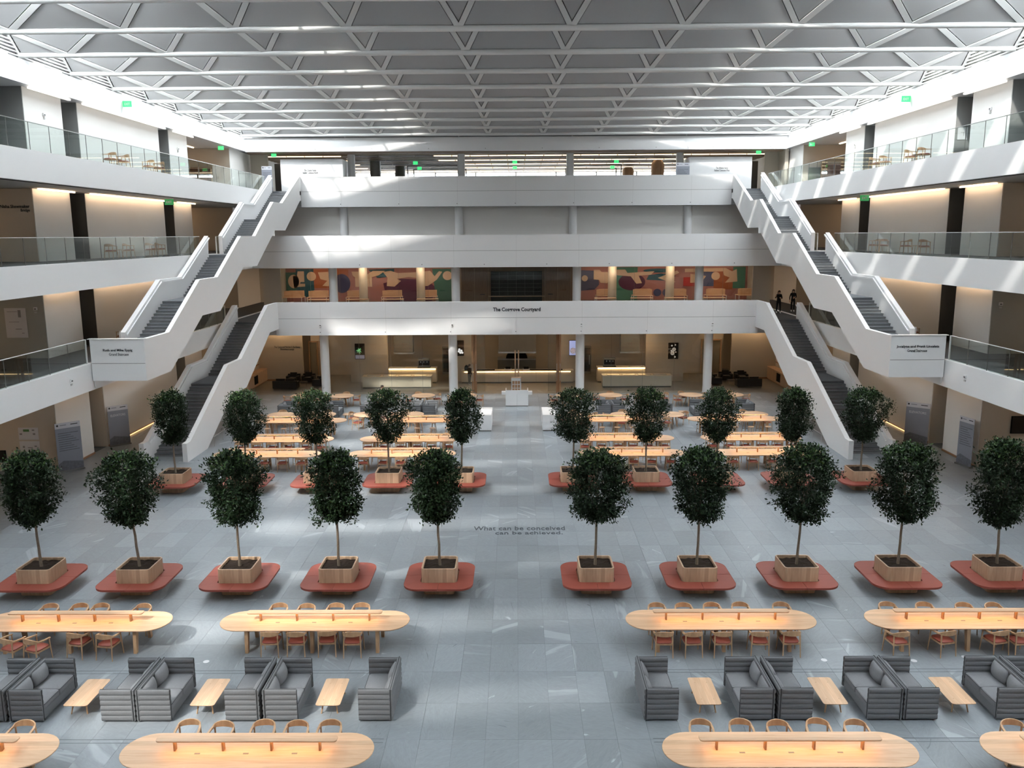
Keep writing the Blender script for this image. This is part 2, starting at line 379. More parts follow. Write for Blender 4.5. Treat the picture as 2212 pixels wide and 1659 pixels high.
# ------------------------------------------------------------------ side walls, balconies
BLK = [(-6, 29.5), (40.5, 43.87), (45.42, 55.5), (57.08, 60.2), (69.0, 100)]
led_len = {}
def led_mesh(L, mat, w=0.10, h=0.05):
    k = (round(L, 2), mat, w)
    if k not in led_len: led_len[k] = MB().box(-w / 2, w / 2, 0, L, -h, 0).mesh('linear_light', mat)
    return led_len[k]
SIDE = {}
for s, nm in ((-1, 'left'), (1, 'right')):
    wall = MB().box(s * 28, s * 28.3, -6, 100, 0, 19.6).build('wall_' + nm, 'tanwall'); tag(wall, kind='structure'); SIDE[s] = wall
    for li in range(4):
        z0, z1 = LV[li], CE[li]
        for bi, (a, b) in enumerate(BLK):
            if bi == 4 and li != 0 and li != 3: pass
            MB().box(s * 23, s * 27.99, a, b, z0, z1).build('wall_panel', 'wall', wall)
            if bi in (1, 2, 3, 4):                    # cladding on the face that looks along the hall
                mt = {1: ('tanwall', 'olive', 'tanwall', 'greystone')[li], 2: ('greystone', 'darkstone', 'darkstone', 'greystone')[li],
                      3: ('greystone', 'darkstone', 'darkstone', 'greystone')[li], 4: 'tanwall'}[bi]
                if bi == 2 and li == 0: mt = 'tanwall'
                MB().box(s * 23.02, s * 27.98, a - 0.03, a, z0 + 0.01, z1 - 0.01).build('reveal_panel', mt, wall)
        if li < 3:
            zf, zb = LV[li + 1], CE[li]
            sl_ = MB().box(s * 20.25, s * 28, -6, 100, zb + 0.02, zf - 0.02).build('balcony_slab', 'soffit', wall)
            MB().box(s * 20, s * 20.25, -6, 69 if li == 2 else 100, zb, zf + 0.02).build('balcony_fascia', 'white', wall)
            MB().box(s * 20.25, s * 28, -6, 100, zf - 0.02, zf).build('carpet', 'carpet', wall)
            MB().box(s * 20.26, s * 20.5, -6, 69, zb - 0.005, zb + 0.02).build('shadow_gap', 'black', wall)
    MB().box(s * 22.5, s * 28.3, -6, 71.5, CE[3], 19.62).build('roof_edge', 'white', wall)
    # dark stone skirting with a glowing slot along the ground floor walls
    for a, b in BLK[1:4]:
        MB().box(s * 22.94, s * 23.0, a + 0.02, b - 0.02, 0.01, 0.10).build('baseboard', 'walnut', wall)
    MB().box(s * 22.9, s * 22.94, 46.5, 55, 0.03, 0.07).build('skirting_light', 'ledskirt', wall)
    # linear lamps that wash the walls
    for li in range(4):
        for bi in (1, 2, 3):
            a, b = BLK[bi]
            if li == 3:
                o = ob('linear_light', led_mesh(b - a + 0.2, 'tube', 0.14, 0.09), wall, (s * 22.58, a - 0.15, 18.50))
            else:
                o = ob('linear_light', led_mesh(b - a - 0.1, 'ledcove'), wall, (s * 22.72, a + 0.05, CE[li] - 0.005))
    for li in (0, 1, 2):
        ob('linear_light', led_mesh(8.4, 'ledcove'), wall, (s * 27.6, 60.4, CE[li] - 0.005))
        ob('linear_light', led_mesh(9.5, 'ledcove'), wall, (s * 27.6, 30.3, CE[li] - 0.005))
    # louvres under the roof edge, bay by bay
    back = MB().box(s * 22.8, s * 22.9, -6, 71.5, 19.62, 21.1).build('louver_backing', 'black', wall)

# end wall behind the camera, closing the hall
wb = MB().box(-28, 28, -6.3, -6, 0, 24).build('wall_back', 'wall'); tag(wb, kind='structure')
for li in range(1, 4):
    MB().box(-20, 20, -6, -1.6, CE[li - 1], LV[li]).build('bridge_deck', 'white', wb)

# ------------------------------------------------------------------ roof
Z0 = 19.78; WTS = [0.95, 1.35, 1.75, 1.98, 2.07, 2.08, 2.07, 1.98, 1.75, 1.35, 0.95]
WTF = [1.5, 1.72, 2.0, 2.15, 2.2, 2.2, 2.2, 2.15, 2.0, 1.72, 1.5]      # unseen far reach of the top edge, widened to narrow the sun bands
XB = [-20.34 + 4.52 * i for i in range(10)]
XT = [-22.6 + 4.52 * i for i in range(11)]
DT = [0.9, 1.0, 1.85, 2.7, 3.3, 3.7, 3.3, 2.7, 1.85, 1.0, 0.9]
YK = [71.2 - 4.47 * k for k in range(18)]
ceil = MB()
for s in (-1, 1): ceil.box(s * 22.9, s * 31, -6, 100, 19.62, 19.9)
ceil.box(-23, 23, 72.2, 100, 18.6, 19.62); ceil.box(-23, 23, -8, -6, 19.6, 24)
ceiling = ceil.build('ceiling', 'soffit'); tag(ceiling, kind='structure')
def inset_tri(p, d):
    """triangle drawn in by d on all sides, in its own plane"""
    a, b, c = [Vector(q) for q in p]
    la, lb, lc = (b - c).length, (c - a).length, (a - b).length
    per = la + lb + lc; I = (a * la + b * lb + c * lc) / per
    r = (b - a).cross(c - a).length / per
    k = max(0.0, 1 - d / r)
    return [I + (q - I) * k for q in (a, b, c)]
for k, Y in enumerate(YK):
    t = MB()
    shown = Y > 29
    t.tube((-22.62, Y, Z0), (22.62, Y, Z0), 0.125, n=14, caps=True)
    Bn = [Vector((x, Y, Z0)) for x in XB]
    Tn = [Vector((x, Y - w_, Z0 + d)) for x, d, w_ in zip(XT, DT, WTS)]
    Tf = [Vector((x, Y + w_, Z0 + d)) for x, d, w_ in zip(XT, DT, WTF)]
    for i in range(10):
        t.tube(Tn[i], Tn[i + 1], 0.09, n=6); t.tube(Tf[i], Tf[i + 1], 0.09, n=6)
        t.add([Tn[i], Tn[i + 1], Tf[i + 1], Tf[i]], [(0, 1, 2, 3)])       # lid
    def strip(a, b, nrm, w=0.22, th=0.05):
        d = (b - a).normalized(); sd = d.cross(nrm).normalized() * (w / 2); o = nrm * th
        t.add([a - sd, a + sd, b + sd, b - sd, a - sd + o, a + sd + o, b + sd + o, b - sd + o],
              [(0, 1, 2, 3), (4, 5, 6, 7), (0, 1, 5, 4), (1, 2, 6, 5), (2, 3, 7, 6), (3, 0, 4, 7)])
    tris = []
    E0, E1 = Vector((-22.6, Y, Z0)), Vector((22.6, Y, Z0))
    bl = [E0] + Bn + [E1]
    for i in range(10):
        for tp in (Tn[i], Tn[i + 1]):
            nn = (Tn[i + 1] - Tn[i]).cross(Bn[i] - Tn[i]).normalized()
            if nn.y > 0: nn = -nn
            strip(Bn[i], tp, nn)
        tris.append((Tn[i], Tn[i + 1], Bn[i]))
    for i in range(11):
        if i == 0: tris.append((bl[0], bl[1], Tn[0]))
        elif i == 10: tris.append((bl[10], bl[11], Tn[10]))
        else: tris.append((bl[i], bl[i + 1], Tn[i]))
    for e, tp in ((E0, Tn[0]), (E1, Tn[10])): t.tube(e, tp, 0.08, n=6)
    truss = t.build('roof_truss', 'truss', ceiling, smooth=0.7)
    rear = MB()                                       # the far face is closed by plain sheets
    for tr_ in tris: rear.add([(p.x, Y + (WTF[round((p.x + 22.6) / 4.52)] if p.z > Z0 + 0.01 else 0), p.z) for p in tr_], [(0, 1, 2)])
    for e, tn, tf in ((E0, Tn[0], Tf[0]), (E1, Tn[10], Tf[10])): rear.add([e, tn, tf], [(0, 1, 2)])
    if not shown:
        for tr_ in tris: rear.add(tr_, [(0, 1, 2)])
    rear.build('rear_cladding', 'panel', truss)
    if shown:
        for tr_ in tris:
            q = inset_tri(tr_, 0.14)
            nn = (q[1] - q[0]).cross(q[2] - q[0]).normalized()
            if nn.y > 0: nn = -nn
            m = MB().add([p for p in q] + [p - nn * 0.03 for p in q], [(0, 1, 2), (5, 4, 3), (0, 1, 4, 3), (1, 2, 5, 4), (2, 0, 3, 5)])
            m.build('truss_panel', 'panel', truss)
# glazing between the trusses
for k in range(len(YK) - 1):
    w = MB()
    def gp(i, e):
        return (XT[i], (YK[k + 1] + WTF[i]) if e == 0 else (YK[k] - WTS[i]), Z0 + DT[i])
    for i in range(10): w.add([gp(i, 0), gp(i + 1, 0), gp(i + 1, 1), gp(i, 1)], [(0, 1, 2, 3)])
    wo = w.build('window_%d' % (k + 10), 'skyglass'); tag(wo, kind='structure')
    f = MB()
    for i in range(19):
        x = -22.5 + 2.5 * i
        j = min(9, max(0, int((x + 22.6) / 4.52))); tt = (x - XT[j]) / 4.52; z = Z0 + DT[j] * (1 - tt) + DT[j + 1] * tt
        ww = WTS[j] * (1 - tt) + WTS[j + 1] * tt
        wf = WTF[j] * (1 - tt) + WTF[j + 1] * tt
        f.box(x - 0.05, x + 0.05, YK[k + 1] + wf, YK[k] - ww, z - 0.12, z + 0.02)
    f.build('glazing_bars', 'truss', wo)
# closing the last strip beside the end wall
MB().add([(XT[i], YK[0] + WTF[i], Z0 + DT[i]) for i in range(11)] + [(XT[i], YK[0] + 0.9, 19.5) for i in range(11)],
         [(i, i + 1, 12 + i, 11 + i) for i in range(10)]).build('end_closure', 'panel', ceiling)
# louvre slats at both sides
slat_me = {}
for s in (-1, 1):
    for k in range(len(YK) - 1):
        if YK[k] < 30: continue
        lo, hi = YK[k + 1] + 0.12, YK[k] - 0.12
        me = slat_me.setdefault('m', MB().box(-0.09, 0.09, 0, 4.47 - 0.24, -0.03, 0.03).mesh('louver_slat', 'truss'))
        for q in range(9):
            o = ob('louver_slat', me, SIDE[s], (s * 22.66, lo, 19.74 + q * 0.15))
        for yy in (lo + 1.2, lo + 2.8):               # small downlights in the slot below the slats
            MB().box(s * 22.52, s * 22.75, yy, yy + 0.5, 19.63, 19.67).build('slot_light', 'tube', SIDE[s])

# ------------------------------------------------------------------ far end: stepped decks and parapets
far = MB().box(-20, 20, 70.05, 70.35, LV[2], CE[2]).build('wall_far', 'wall'); tag(far, kind='structure')
PY = [60.0, 63.6, 69.0]
for li, y in ((1, 60.0), (2, 63.6), (3, 69.0)):
    zf, zb = LV[li], CE[li - 1]
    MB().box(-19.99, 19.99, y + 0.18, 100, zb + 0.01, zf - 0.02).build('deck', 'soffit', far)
    MB().box(-19.99, 19.99, y + 0.18, 100, zf - 0.02, zf).build('carpet', 'carpet', far)
    xw = {1: 17.4, 2: 19.99, 3: 17.4}[li]
    MB().box(-xw, xw, y, y + 0.18, zb, zf + 1.14 if li != 2 else zf + 1.17).build('parapet', 'white', far)
    zm = {1: 5.72, 2: 10.44, 3: 15.12}[li]
    MB().box(-xw, xw, y - 0.003, y, zm - 0.012, zm + 0.012).build('seam', 'seam', far)
    for i in range(-3, 4):
        MB().box(i * 4.72 - 0.006, i * 4.72 + 0.006, y - 0.002, y, zb + 0.02, zf + 1.1).build('joint_line', M['soffit'], far)
        MB().lathe([(0.035, -0.04), (0.035, 0.0)], 8).build('sprinkler_head', 'greypanel', far, loc=(i * 4.72 - 0.06 + 2.36 * (li == 2), y - 0.02, zb + 0.22)).rotation_euler = (PI / 2, 0, 0)
    if li != 2:
        for s in (-1, 1):                             # deck beside the stair head
            yy = 57.46 if li == 1 else 68.6
            MB().box(s * 17.4, s * 19.99, yy, y + 0.2, zf - 0.3, zf).build('stair_head_deck', 'carpet', far)
MB().box(-22.5, 22.5, 71.5, 71.75, CE[3] - 0.05, 19.6).build('parapet', 'white', far)
for i in range(-4, 5):
    MB().lathe([(0.03, -0.04), (0.03, 0.0)], 8).build('sprinkler_head', 'greypanel', far, loc=(i * 4.72 + 2.2, 71.48, 18.68)).rotation_euler = (PI / 2, 0, 0)
lettering('The Cosgrove Courtyard', far, (0.02, 59.99, 6.28), '-y', 3.42, 0.36, 0.032)
# back walls per storey
MB().box(-28, 28, 72.0, 72.3, 0, CE[0]).build('cafe_back_wall', 'tanwall', far)
MB().box(-28, 28, 75.0, 75.3, LV[1], CE[1]).build('library_back_wall', 'tanwall', far)
# fourth storey: ceiling beams and a row of daylit windows far behind
bt = MB()
for i in range(21): bt.box(-22.8, 22.8, 72.9 + i * 1.125, 73.6 + i * 1.125, 18.46, 18.62)
bt.build('ceiling_beams', 'slats', far)
win = MB()
for s in (-1, 1): win.box(s * 18, s * 22.8, 96, 96.3, LV[3], CE[3])
win.box(-22.8, 22.8, 96, 96.3, 18.45, CE[3] + 0.05); win.box(-22.8, 22.8, 96, 96.3, LV[3], 15.5)
w4 = win.build('window_1', 'wall'); tag(w4, kind='structure')
for i in range(9):
    x = -18 + i * 4.5
    MB().box(x - 0.06, x + 0.06, 95.9, 96.1, 15.5, 18.45).build('window_mullion', 'greypanel', w4)
pane_me = MB().box(0.06, 4.44, 96.02, 96.04, 15.5, 18.45).mesh('pane', 'skyglass')
for i in range(8): ob('pane', pane_me, w4, (-18 + i * 4.5, 0, 0))
fr = MB()
for x0, x1, zt in ((-10.9, -5.6, 18.38), (5.6, 10.6, 18.38), (-10.2, -4.9, 18.0), (4.9, 10.0, 18.0)):
    y = 86 if zt > 18.2 else 85.2
    fr.box(x0, x1, y, y + 0.1, zt, zt + 0.1); fr.box(x0, x0 + 0.1, y, y + 0.1, LV[3], zt); fr.box(x1 - 0.1, x1, y, y + 0.1, LV[3], zt)
tag(fr.build('steel_frames', 'greypanel', w4))
tag(MB().box(s * 22.6, s * 22.9, 72.3, 96, LV[3], CE[3]).build('end_wall', 'tanwall', SIDE[s]))
for s in (-1, 1):
    MB().box(s * 20.2, s * 21.4, 76.0, 76.2, LV[3], 17.9).build('door_leaf', 'darkstone', SIDE[s])
    MB().box(s * 21.4, s * 22.9, 74.0, 74.2, LV[3], CE[3]).build('return_wall', 'tanwall', SIDE[s])
# white name walls of the fourth storey
for s, l2 in ((-1, 'Student Commons North'), (1, 'Student Commons West')):
    nw = MB().box(s * 14.6, s * 19.85, 72.3, 75.5, LV[3], 17.95).build('wall_name_' + ('left' if s < 0 else 'right'), 'white'); tag(nw, kind='structure')
    lettering('The DiSanto Family\n' + l2, nw, (s * 17.35, 72.29, 16.95), '-y', 1.30, 0.36, 0.004)
# ceiling lamps of the fourth storey
lamp4 = MB().box(-0.76, 0.76, -0.06, 0.06, -0.06, 0).mesh('linear_lamp', 'led4')
lamp4o = MB().box(-0.76, 0.76, -0.06, 0.06, -0.06, 0).mesh('linear_lamp_off', 'soffit')
LROW = [75.2, 79.7, 84.2, 88.7, 93.2]
ORD = ['first', 'second', 'third', 'fourth', 'fifth', 'sixth', 'seventh', 'eighth', 'ninth', 'tenth', 'eleventh', 'twelfth', 'thirteenth', 'fourteenth', 'fifteenth',
       'sixteenth', 'seventeenth', 'eighteenth', 'nineteenth', 'twentieth', 'twenty-first', 'twenty-second', 'twenty-third', 'twenty-fourth', 'twenty-fifth', 'twenty-sixth', 'twenty-seventh']
for r, y in enumerate(LROW):
    for i in range(27):
        x = -20.9 + i * 1.61
        off = (-15.5 < x < -7.0 + r * 0.4) and r < 4
        o = ob('ceiling_lamp', lamp4o if off else lamp4, None, (x, y, 18.46))
        tag(o, '%s linear lamp from left in the %s row under the top floor ceiling' % (ORD[i], ORD[r]) if not off else
            'unlit %s linear lamp from left in the %s row under the top floor ceiling' % (ORD[i], ORD[r]), 'lamp', 'linear lamps of the top floor')

# ------------------------------------------------------------------ columns
cp = [(0.33, 0.0), (0.33, 1.0)]
def column(x, y, z0, z1, lab):
    c = MB().lathe([(0.36, z0), (0.36, z0 + 0.02), (0.325, z0 + 0.03), (0.325, z1 - 0.02)], 28).build('column', 'white', None, smooth=0.6, loc=(x, y, 0))
    tag(c, lab, 'column', 'round columns of the far end')
POS = ['outer left', 'inner left', 'inner right', 'outer right']
for li, y in ((0, 61.1), (1, 65.0), (2, 70.0), (3, 74.2)):
    for i, x in enumerate((-14.22, -4.72, 4.68, 14.14)):
        column(x, y, LV[li], CE[li] if li < 3 else 18.5, 'white round column, %s of the four on the %s' % (POS[i], ('ground floor', 'second floor below the sunlit parapet', 'third floor with grey blank wall', 'top floor')[li]))
for x, y, nmx in ((-13.1, 80, 'left one of two dark round columns behind the top floor name wall'), (-11.6, 86, 'right one of two dark round columns behind the top floor name wall')):
    tag(MB().lathe([(0.5, LV[3]), (0.5, 18.4)], 24).build('column', 'greypanel', None, smooth=0.6, loc=(x, y, 0)), nmx, 'column', 'rear columns of the top floor')
for x, y, nmx in ((13.2, 80, 'right wood-toned lit column behind the top floor parapet'), (11.5, 88, 'left wood-toned lit column behind the top floor parapet')):
    tag(MB().lathe([(0.6, LV[3]), (0.6, 18.0), (0.4, 18.35)], 24).build('column', 'oakbox', None, smooth=0.6, loc=(x, y, 0)), nmx, 'column', 'rear columns of the top floor')
for s in (-1, 1):
    for j in range(4): MB().lathe([(0.06, 19.6), (0.06, 20.1)], 10).build('roof_stub', 'white', far, loc=((-14.2, -4.72, 4.68, 14.14)[j], 71.6, 0)) if s == 1 else None

# ------------------------------------------------------------------ stairs
def staircase(s, name, label, spec):
    root = thing(name, label, 'staircase', (0, 0, 0))
    x0, x1, x2, x3 = spec['x']
    MB().prism(spec['front'], 'x', s * x0, s * x1).build('guard_wall', 'white', root)
    for pl in spec['back']: MB().prism(pl, 'x', s * x2, s * x3).build('guard_wall', 'white', root)
    MB().prism(spec['soffit'], 'x', s * x1, s * x2).build('stair_soffit', 'white', root)
    w = x2 - x1
    for (ya, za, yb, zb, n) in spec['flights']:       # from the top edge down to the lower landing
        rise = (za - zb) / n; go = (ya - yb) / (n - 1)
        sm = MB().box(-w / 2, w / 2, -0.02, go + 0.03, -rise, -0.03, 0); sm.box(-w / 2, w / 2, -0.05, go + 0.03, -0.03, 0, 1)
        me = sm.mesh('step', ['step', 'nosing'])
        for k in range(n - 1):
            ob('step', me, root, (s * (x1 + x2) / 2, ya - (k + 1) * go, za - (k + 1) * rise))
        MB().box(s * x1, s * x2, ya - 0.05, ya + 0.2, za - rise, za - 0.001).build('top_nosing', 'nosing', root)
    for (ya, yb, z) in spec['landings']:
        MB().box(s * x1, s * x2, ya, yb, z - 0.2, z).build('landing', 'nosing', root)
    for pl in spec['rails']:
        off = [(y, z - 0.10) for y, z in pl] + [(y, z - 0.17) for y, z in pl[::-1]]
        MB().prism(off, 'x', s * (x2 - 0.10), s * (x2 - 0.03)).build('handrail', 'white_gloss', root)
    return root
T = [(68.95, 16.29), (68.75, 16.29), (63.35, 14.02), (61.0, 14.02), (56.35, 11.62), (53.4, 11.62), (48.8, 9.28), (46.0, 9.28), (41.45, 6.90), (38.75, 6.90)]
U = [(38.75, 4.94), (41.35, 4.94), (46.05, 7.30), (48.9, 7.30), (53.5, 9.65), (56.4, 9.65), (61.05, 12.02), (63.8, 12.02), (68.6, 14.4), (68.95, 14.4)]
soff = U + [(y, z + 0.25) for y, z in U[::-1]]
upper = dict(x=(17.4, 17.62, 19.6, 19.85), front=T + U,
    back=[[(68.6, 16.4), (63.5, 14.04), (61.05, 14.04), (56.3, 11.64), (56.3, 9.65), (61.05, 12.02), (63.8, 12.02), (68.6, 14.4)],
          [(53.75, 11.64), (49.0, 9.28), (46.05, 9.28), (41.45, 6.90), (41.35, 4.94), (46.05, 7.3), (48.9, 7.3), (53.5, 9.65)]],
    soffit=soff, flights=[(68.6, 15.15, 63.9, 12.8, 16), (61.1, 12.8, 56.45, 10.45, 16), (53.7, 10.45, 49.15, 8.1, 16), (46.15, 8.1, 41.5, 5.75, 16)],
    landings=[(61.1, 63.9, 12.8), (53.7, 56.45, 10.45), (46.15, 49.15, 8.1), (38.9, 41.5, 5.75)],
    rails=[[(68.4, 16.3), (63.5, 14.04), (61.05, 14.04), (56.3, 11.64)], [(53.7, 11.64), (49.0, 9.28), (46.05, 9.28), (41.5, 6.90)]])
Tl = [(60.0, 6.89), (57.6, 6.89), (51.45, 4.08), (48.95, 4.08), (42.6, 1.0), (42.05, 1.0)]
Ul = [(42.05, 0.0), (44.9, 0.0), (49.3, 2.15), (52.1, 2.15), (57.75, 4.98), (60.0, 4.98)]
lower = dict(x=(17.2, 17.45, 19.45, 19.7), front=Tl + Ul, back=[[(58.0, 6.89), (57.6, 6.89), (51.55, 4.05), (49.05, 4.05), (42.6, 1.0), (42.05, 1.0), (42.05, 0), (44.9, 0), (49.3, 2.15), (52.1, 2.15), (57.75, 4.98), (58.0, 4.98)]],
    soffit=[(44.9, 0.0), (49.3, 2.15), (52.1, 2.15), (57.75, 4.98), (58.0, 4.98), (58.0, 5.3), (57.75, 5.3), (52.1, 2.45), (49.3, 2.45), (44.9, 0.3)],
    flights=[(57.46, 5.75, 51.8, 2.95, 19), (48.92, 2.95, 43.26, 0.0, 20)], landings=[(48.92, 51.8, 2.95)],
    rails=[[(57.9, 6.85), (51.55, 4.05), (49.05, 4.05), (42.7, 1.0)]])
for s, who in ((-1, 'left'), (1, 'right')):
    r = staircase(s, 'grand_staircase', 'white upper staircase on the %s climbing from second floor to top floor' % who, upper)
    MB().box(s * 17.4, s * 19.95, 38.55, 38.75, 4.94, 6.90).build('end_panel', 'white', r)
    MB().box(s * 17.4, s * 20.05, 38.52, 38.78, 6.90, 6.93).build('coping', 'white_gloss', r)
    MB().box(s * 17.42, s * 19.93, 38.545, 38.55, 5.755, 5.78).build('seam', 'seam', r)
    MB().box(s * 19.95, s * 20.25, 38.75, 39.0, 4.6, 5.77).build('bracket', 'white', r)
    a, b = (('Ruth and Mike Eppig', 'Grand Staircase') if s < 0 else ('Jocelyne and Frank Linsalata', 'Grand Staircase'))
    cx = s * 18.66
    lettering(a, r, (cx, 38.54, 6.38), '-y', 1.38 if s < 0 else 1.98, 0.145, 0.022)
    lettering(b, r, (cx + (0.04 if s < 0 else -0.02), 38.54, 6.20), '-y', 0.92, 0.125, 0.004)
    r = staircase(s, 'grand_staircase', 'white lower staircase on the %s rising from the courtyard floor' % who, lower)
    rail = MB(); zz = 0.55                            # low rail that closes the space under the flight
    rail.tube((s * 17.0, 45.3, zz), (s * 17.0, 49.6, zz), 0.02, n=6)
    for yy in (45.4, 46.8, 48.2, 49.5): rail.tube((s * 17.0, yy, 0), (s * 17.0, yy, zz), 0.015, n=6)
    rail.tube((s * 17.0, 49.6, zz), (s * 19.4, 49.6, zz), 0.02, n=6)
    tag(rail.build('guard_rail', 'steel'), 'low steel guard rail under the %s lower staircase' % who, 'railing', 'low rails under the stairs')

# ------------------------------------------------------------------ glass railings of the balconies
def railing(s, z, ya, yb, lab, top='steel', thick=0.03, end=False):
    r = thing('glass_railing', lab, 'railing', (s * 20.1, ya, z))
    L = yb - ya; n = max(1, round(L / 1.57)); pw = L / n
    me = MB().box(-0.008, 0.008, 0.006, pw - 0.006, 0.0, 1.13).mesh('glass_pane', 'glass')
    for i in range(n):
        ob('glass_pane', me, r, (0, i * pw, 0.02))
    jm = MB().box(-0.012, 0.012, -0.007, 0.007, 0.02, 1.14).mesh('pane_joint', 'greypanel')
    for i in range(1, n): ob('pane_joint', jm, r, (0, i * pw, 0))
    MB().box(-thick, thick, 0, L, 1.14, 1.165).build('handrail', top, r)
    if end:
        for yy in (0, L): MB().box(-0.03, 0.03, yy - 0.03, yy + 0.03, 0, 1.165).build('end_post', 'rail', r)
    return r
for s, who in ((-1, 'left'), (1, 'right')):
    railing(s, LV[3], 20, 68.3, 'glass railing along the %s top floor balcony' % who)
    railing(s, LV[2], 20, 53.5, 'glass railing along the %s third floor balcony' % who, 'rail')
    railing(s, LV[2], 56.5, 63.4, 'short glass railing behind the %s upper stair on the third floor' % who, 'rail', end=True)
    railing(s, LV[1], 18, 38.45, 'glass railing along the near part of the %s second floor balcony' % who, 'rail', 0.035, True)
    railing(s, LV[1], 41.9, 57.3, 'glass railing of the %s second floor balcony behind the stairs' % who, 'rail', 0.035, True)
# ------------------------------------------------------------------ furniture kits
def stadium(L, W, seg=14, inset=0.0):
    r = W / 2 - inset; h = L / 2 - W / 2; pts = []
    for i in range(seg + 1):
        a = -PI / 2 + PI * i / seg; pts.append((h + r * math.cos(a), r * math.sin(a)))
    for i in range(seg + 1):
        a = PI / 2 + PI * i / seg; pts.append((-h + r * math.cos(a), r * math.sin(a)))
    return pts
def long_table_kit(H, lamp):
    """stadium top on trestle legs with a raised lit shelf along the middle"""
    k = []
    L, W = 5.43, 1.25
    top = MB().stack([zs(stadium(L, W, inset=0.03), H - 0.045), zs(stadium(L, W), H - 0.02), zs(stadium(L, W), H - 0.004), zs(stadium(L, W, inset=0.004), H)])
    k.append(('table_top', top.mesh('table_top', 'oak'), None))
    for x in (-1.85, 0.0, 1.85):
        for sy in (-1, 1):
            lg = MB().add([(x - 0.05, sy * 0.30, H - 0.05), (x + 0.05, sy * 0.30, H - 0.05), (x + 0.05, sy * 0.46, H - 0.05), (x - 0.05, sy * 0.46, H - 0.05),
                           (x - 0.045, sy * 0.42, 0), (x + 0.045, sy * 0.42, 0), (x + 0.045, sy * 0.53, 0), (x - 0.045, sy * 0.53, 0)],
                          [(0, 1, 2, 3), (4, 5, 6, 7), (0, 1, 5, 4), (1, 2, 6, 5), (2, 3, 7, 6), (3, 0, 4, 7)])
            k.append(('leg', lg.mesh('leg', 'oak2'), None))
        k.append(('crossbar', MB().box(x - 0.03, x + 0.03, -0.40, 0.40, H - 0.13, H - 0.05).mesh('crossbar', 'oak2'), None))
    k.append(('apron', MB().box(-1.95, 1.95, -0.05, 0.05, H - 0.12, H - 0.046).mesh('apron', 'oak2'), None))
    sh = MB().stack([zs(rrect(3.86, 0.20, 0.06), H + 0.235), zs(rrect(3.88, 0.22, 0.07), H + 0.25), zs(rrect(3.88, 0.22, 0.07), H + 0.27), zs(rrect(3.86, 0.20, 0.06), H + 0.275)])
    k.append(('shelf', sh.mesh('shelf', 'oak'), None)); si = len(k) - 1
    k.append(('strip_light', MB().box(-1.8, 1.8, -0.075, -0.045, H + 0.228, H + 0.235).mesh('strip_light', lamp), si))
    for i in range(4):
        x = -1.56 + i * 1.04
        k.append(('shelf_post', MB().box(x - 0.02, x + 0.02, -0.05, 0.05, H, H + 0.24).mesh('shelf_post', 'walnut'), None))
    for i in range(3):
        x = -1.04 + i * 1.04
        k.append(('power_outlet', MB().box(x - 0.06, x + 0.06, -0.15, -0.11, H, H + 0.004).mesh('power_outlet', 'greypanel'), None))
    return k
M['tablelamp'] = emit('table_strip_light', (1.0, 0.56, 0.22), 26.0)
KIT_LONG = long_table_kit(0.74, 'tablelamp')
KIT_HIGH = long_table_kit(0.98, 'tablelamp')
def arc_band(pts, hh, th):
    """a bent rail: pts = (x, y, z), heights and thickness at every point"""
    m = MB(); out = []
    n = len(pts)
    for i, p in enumerate(pts):
        a, b = Vector(pts[max(0, i - 1)]), Vector(pts[min(n - 1, i + 1)])
        d = (b - a); d.z = 0; d.normalize(); nr = Vector((-d.y, d.x, 0)) * th[i] / 2; up = Vector((0, 0, hh[i] / 2)); P_ = Vector(p)
        out.append([P_ + nr - up, P_ - nr - up, P_ - nr + up, P_ + nr + up])
    return m.stack(out)
def chair_kit():
    """armchair with a bent wooden back that runs into the arms; faces +y"""
    k = []
    seat = MB().stack([zs(rrect(0.40, 0.42, 0.10, 4, 0, 0.01), 0.40), zs(rrect(0.46, 0.47, 0.12, 4, 0, 0.01), 0.415), zs(rrect(0.46, 0.47, 0.12, 4, 0, 0.01), 0.44), zs(rrect(0.40, 0.41, 0.12, 4, 0, 0.01), 0.458)])
    k.append(('seat', seat.mesh('seat', 'seat', 0.9), None))
    fr_ = MB().box(-0.22, 0.22, -0.21, -0.18, 0.36, 0.41); fr_.box(-0.22, 0.22, 0.19, 0.22, 0.36, 0.41); fr_.box(-0.23, -0.20, -0.2, 0.2, 0.36, 0.41); fr_.box(0.20, 0.23, -0.2, 0.2, 0.36, 0.41)
    k.append(('seat_frame', fr_.mesh('seat_frame', 'oak2'), None))
    for sx in (-1, 1):
        k.append(('leg', MB().tube((sx * 0.265, 0.235, 0), (sx * 0.235, 0.20, 0.65), 0.014, 0.021, 7).mesh('leg', 'oak2', 0.9), None))
        k.append(('leg', MB().tube((sx * 0.245, -0.26, 0), (sx * 0.225, -0.20, 0.68), 0.014, 0.022, 7).mesh('leg', 'oak2', 0.9), None))
    for sx in (-1, 1):
        arm = arc_band([(sx * 0.240, 0.235, 0.652), (sx * 0.262, 0.08, 0.66), (sx * 0.258, -0.08, 0.675), (sx * 0.235, -0.185, 0.69)], [0.025, 0.032, 0.04, 0.05], [0.05, 0.05, 0.045, 0.035])
        k.append(('armrest', arm.mesh('armrest', 'oak2', 0.8), None))
    pts, hh, th = [], [], []
    for i in range(9):
        a = PI + PI * i / 8; x = 0.245 * math.cos(a); y = -0.165 + 0.115 * math.sin(a)
        c = math.sin(PI * i / 8); pts.append((x, y, 0.69 + 0.03 * c)); hh.append(0.05 + 0.10 * c); th.append(0.034 - 0.008 * c)
    k.append(('backrest', arc_band(pts, hh, th).mesh('backrest', 'oak2', 0.8), None))
    return k
KIT_CHAIR = chair_kit()
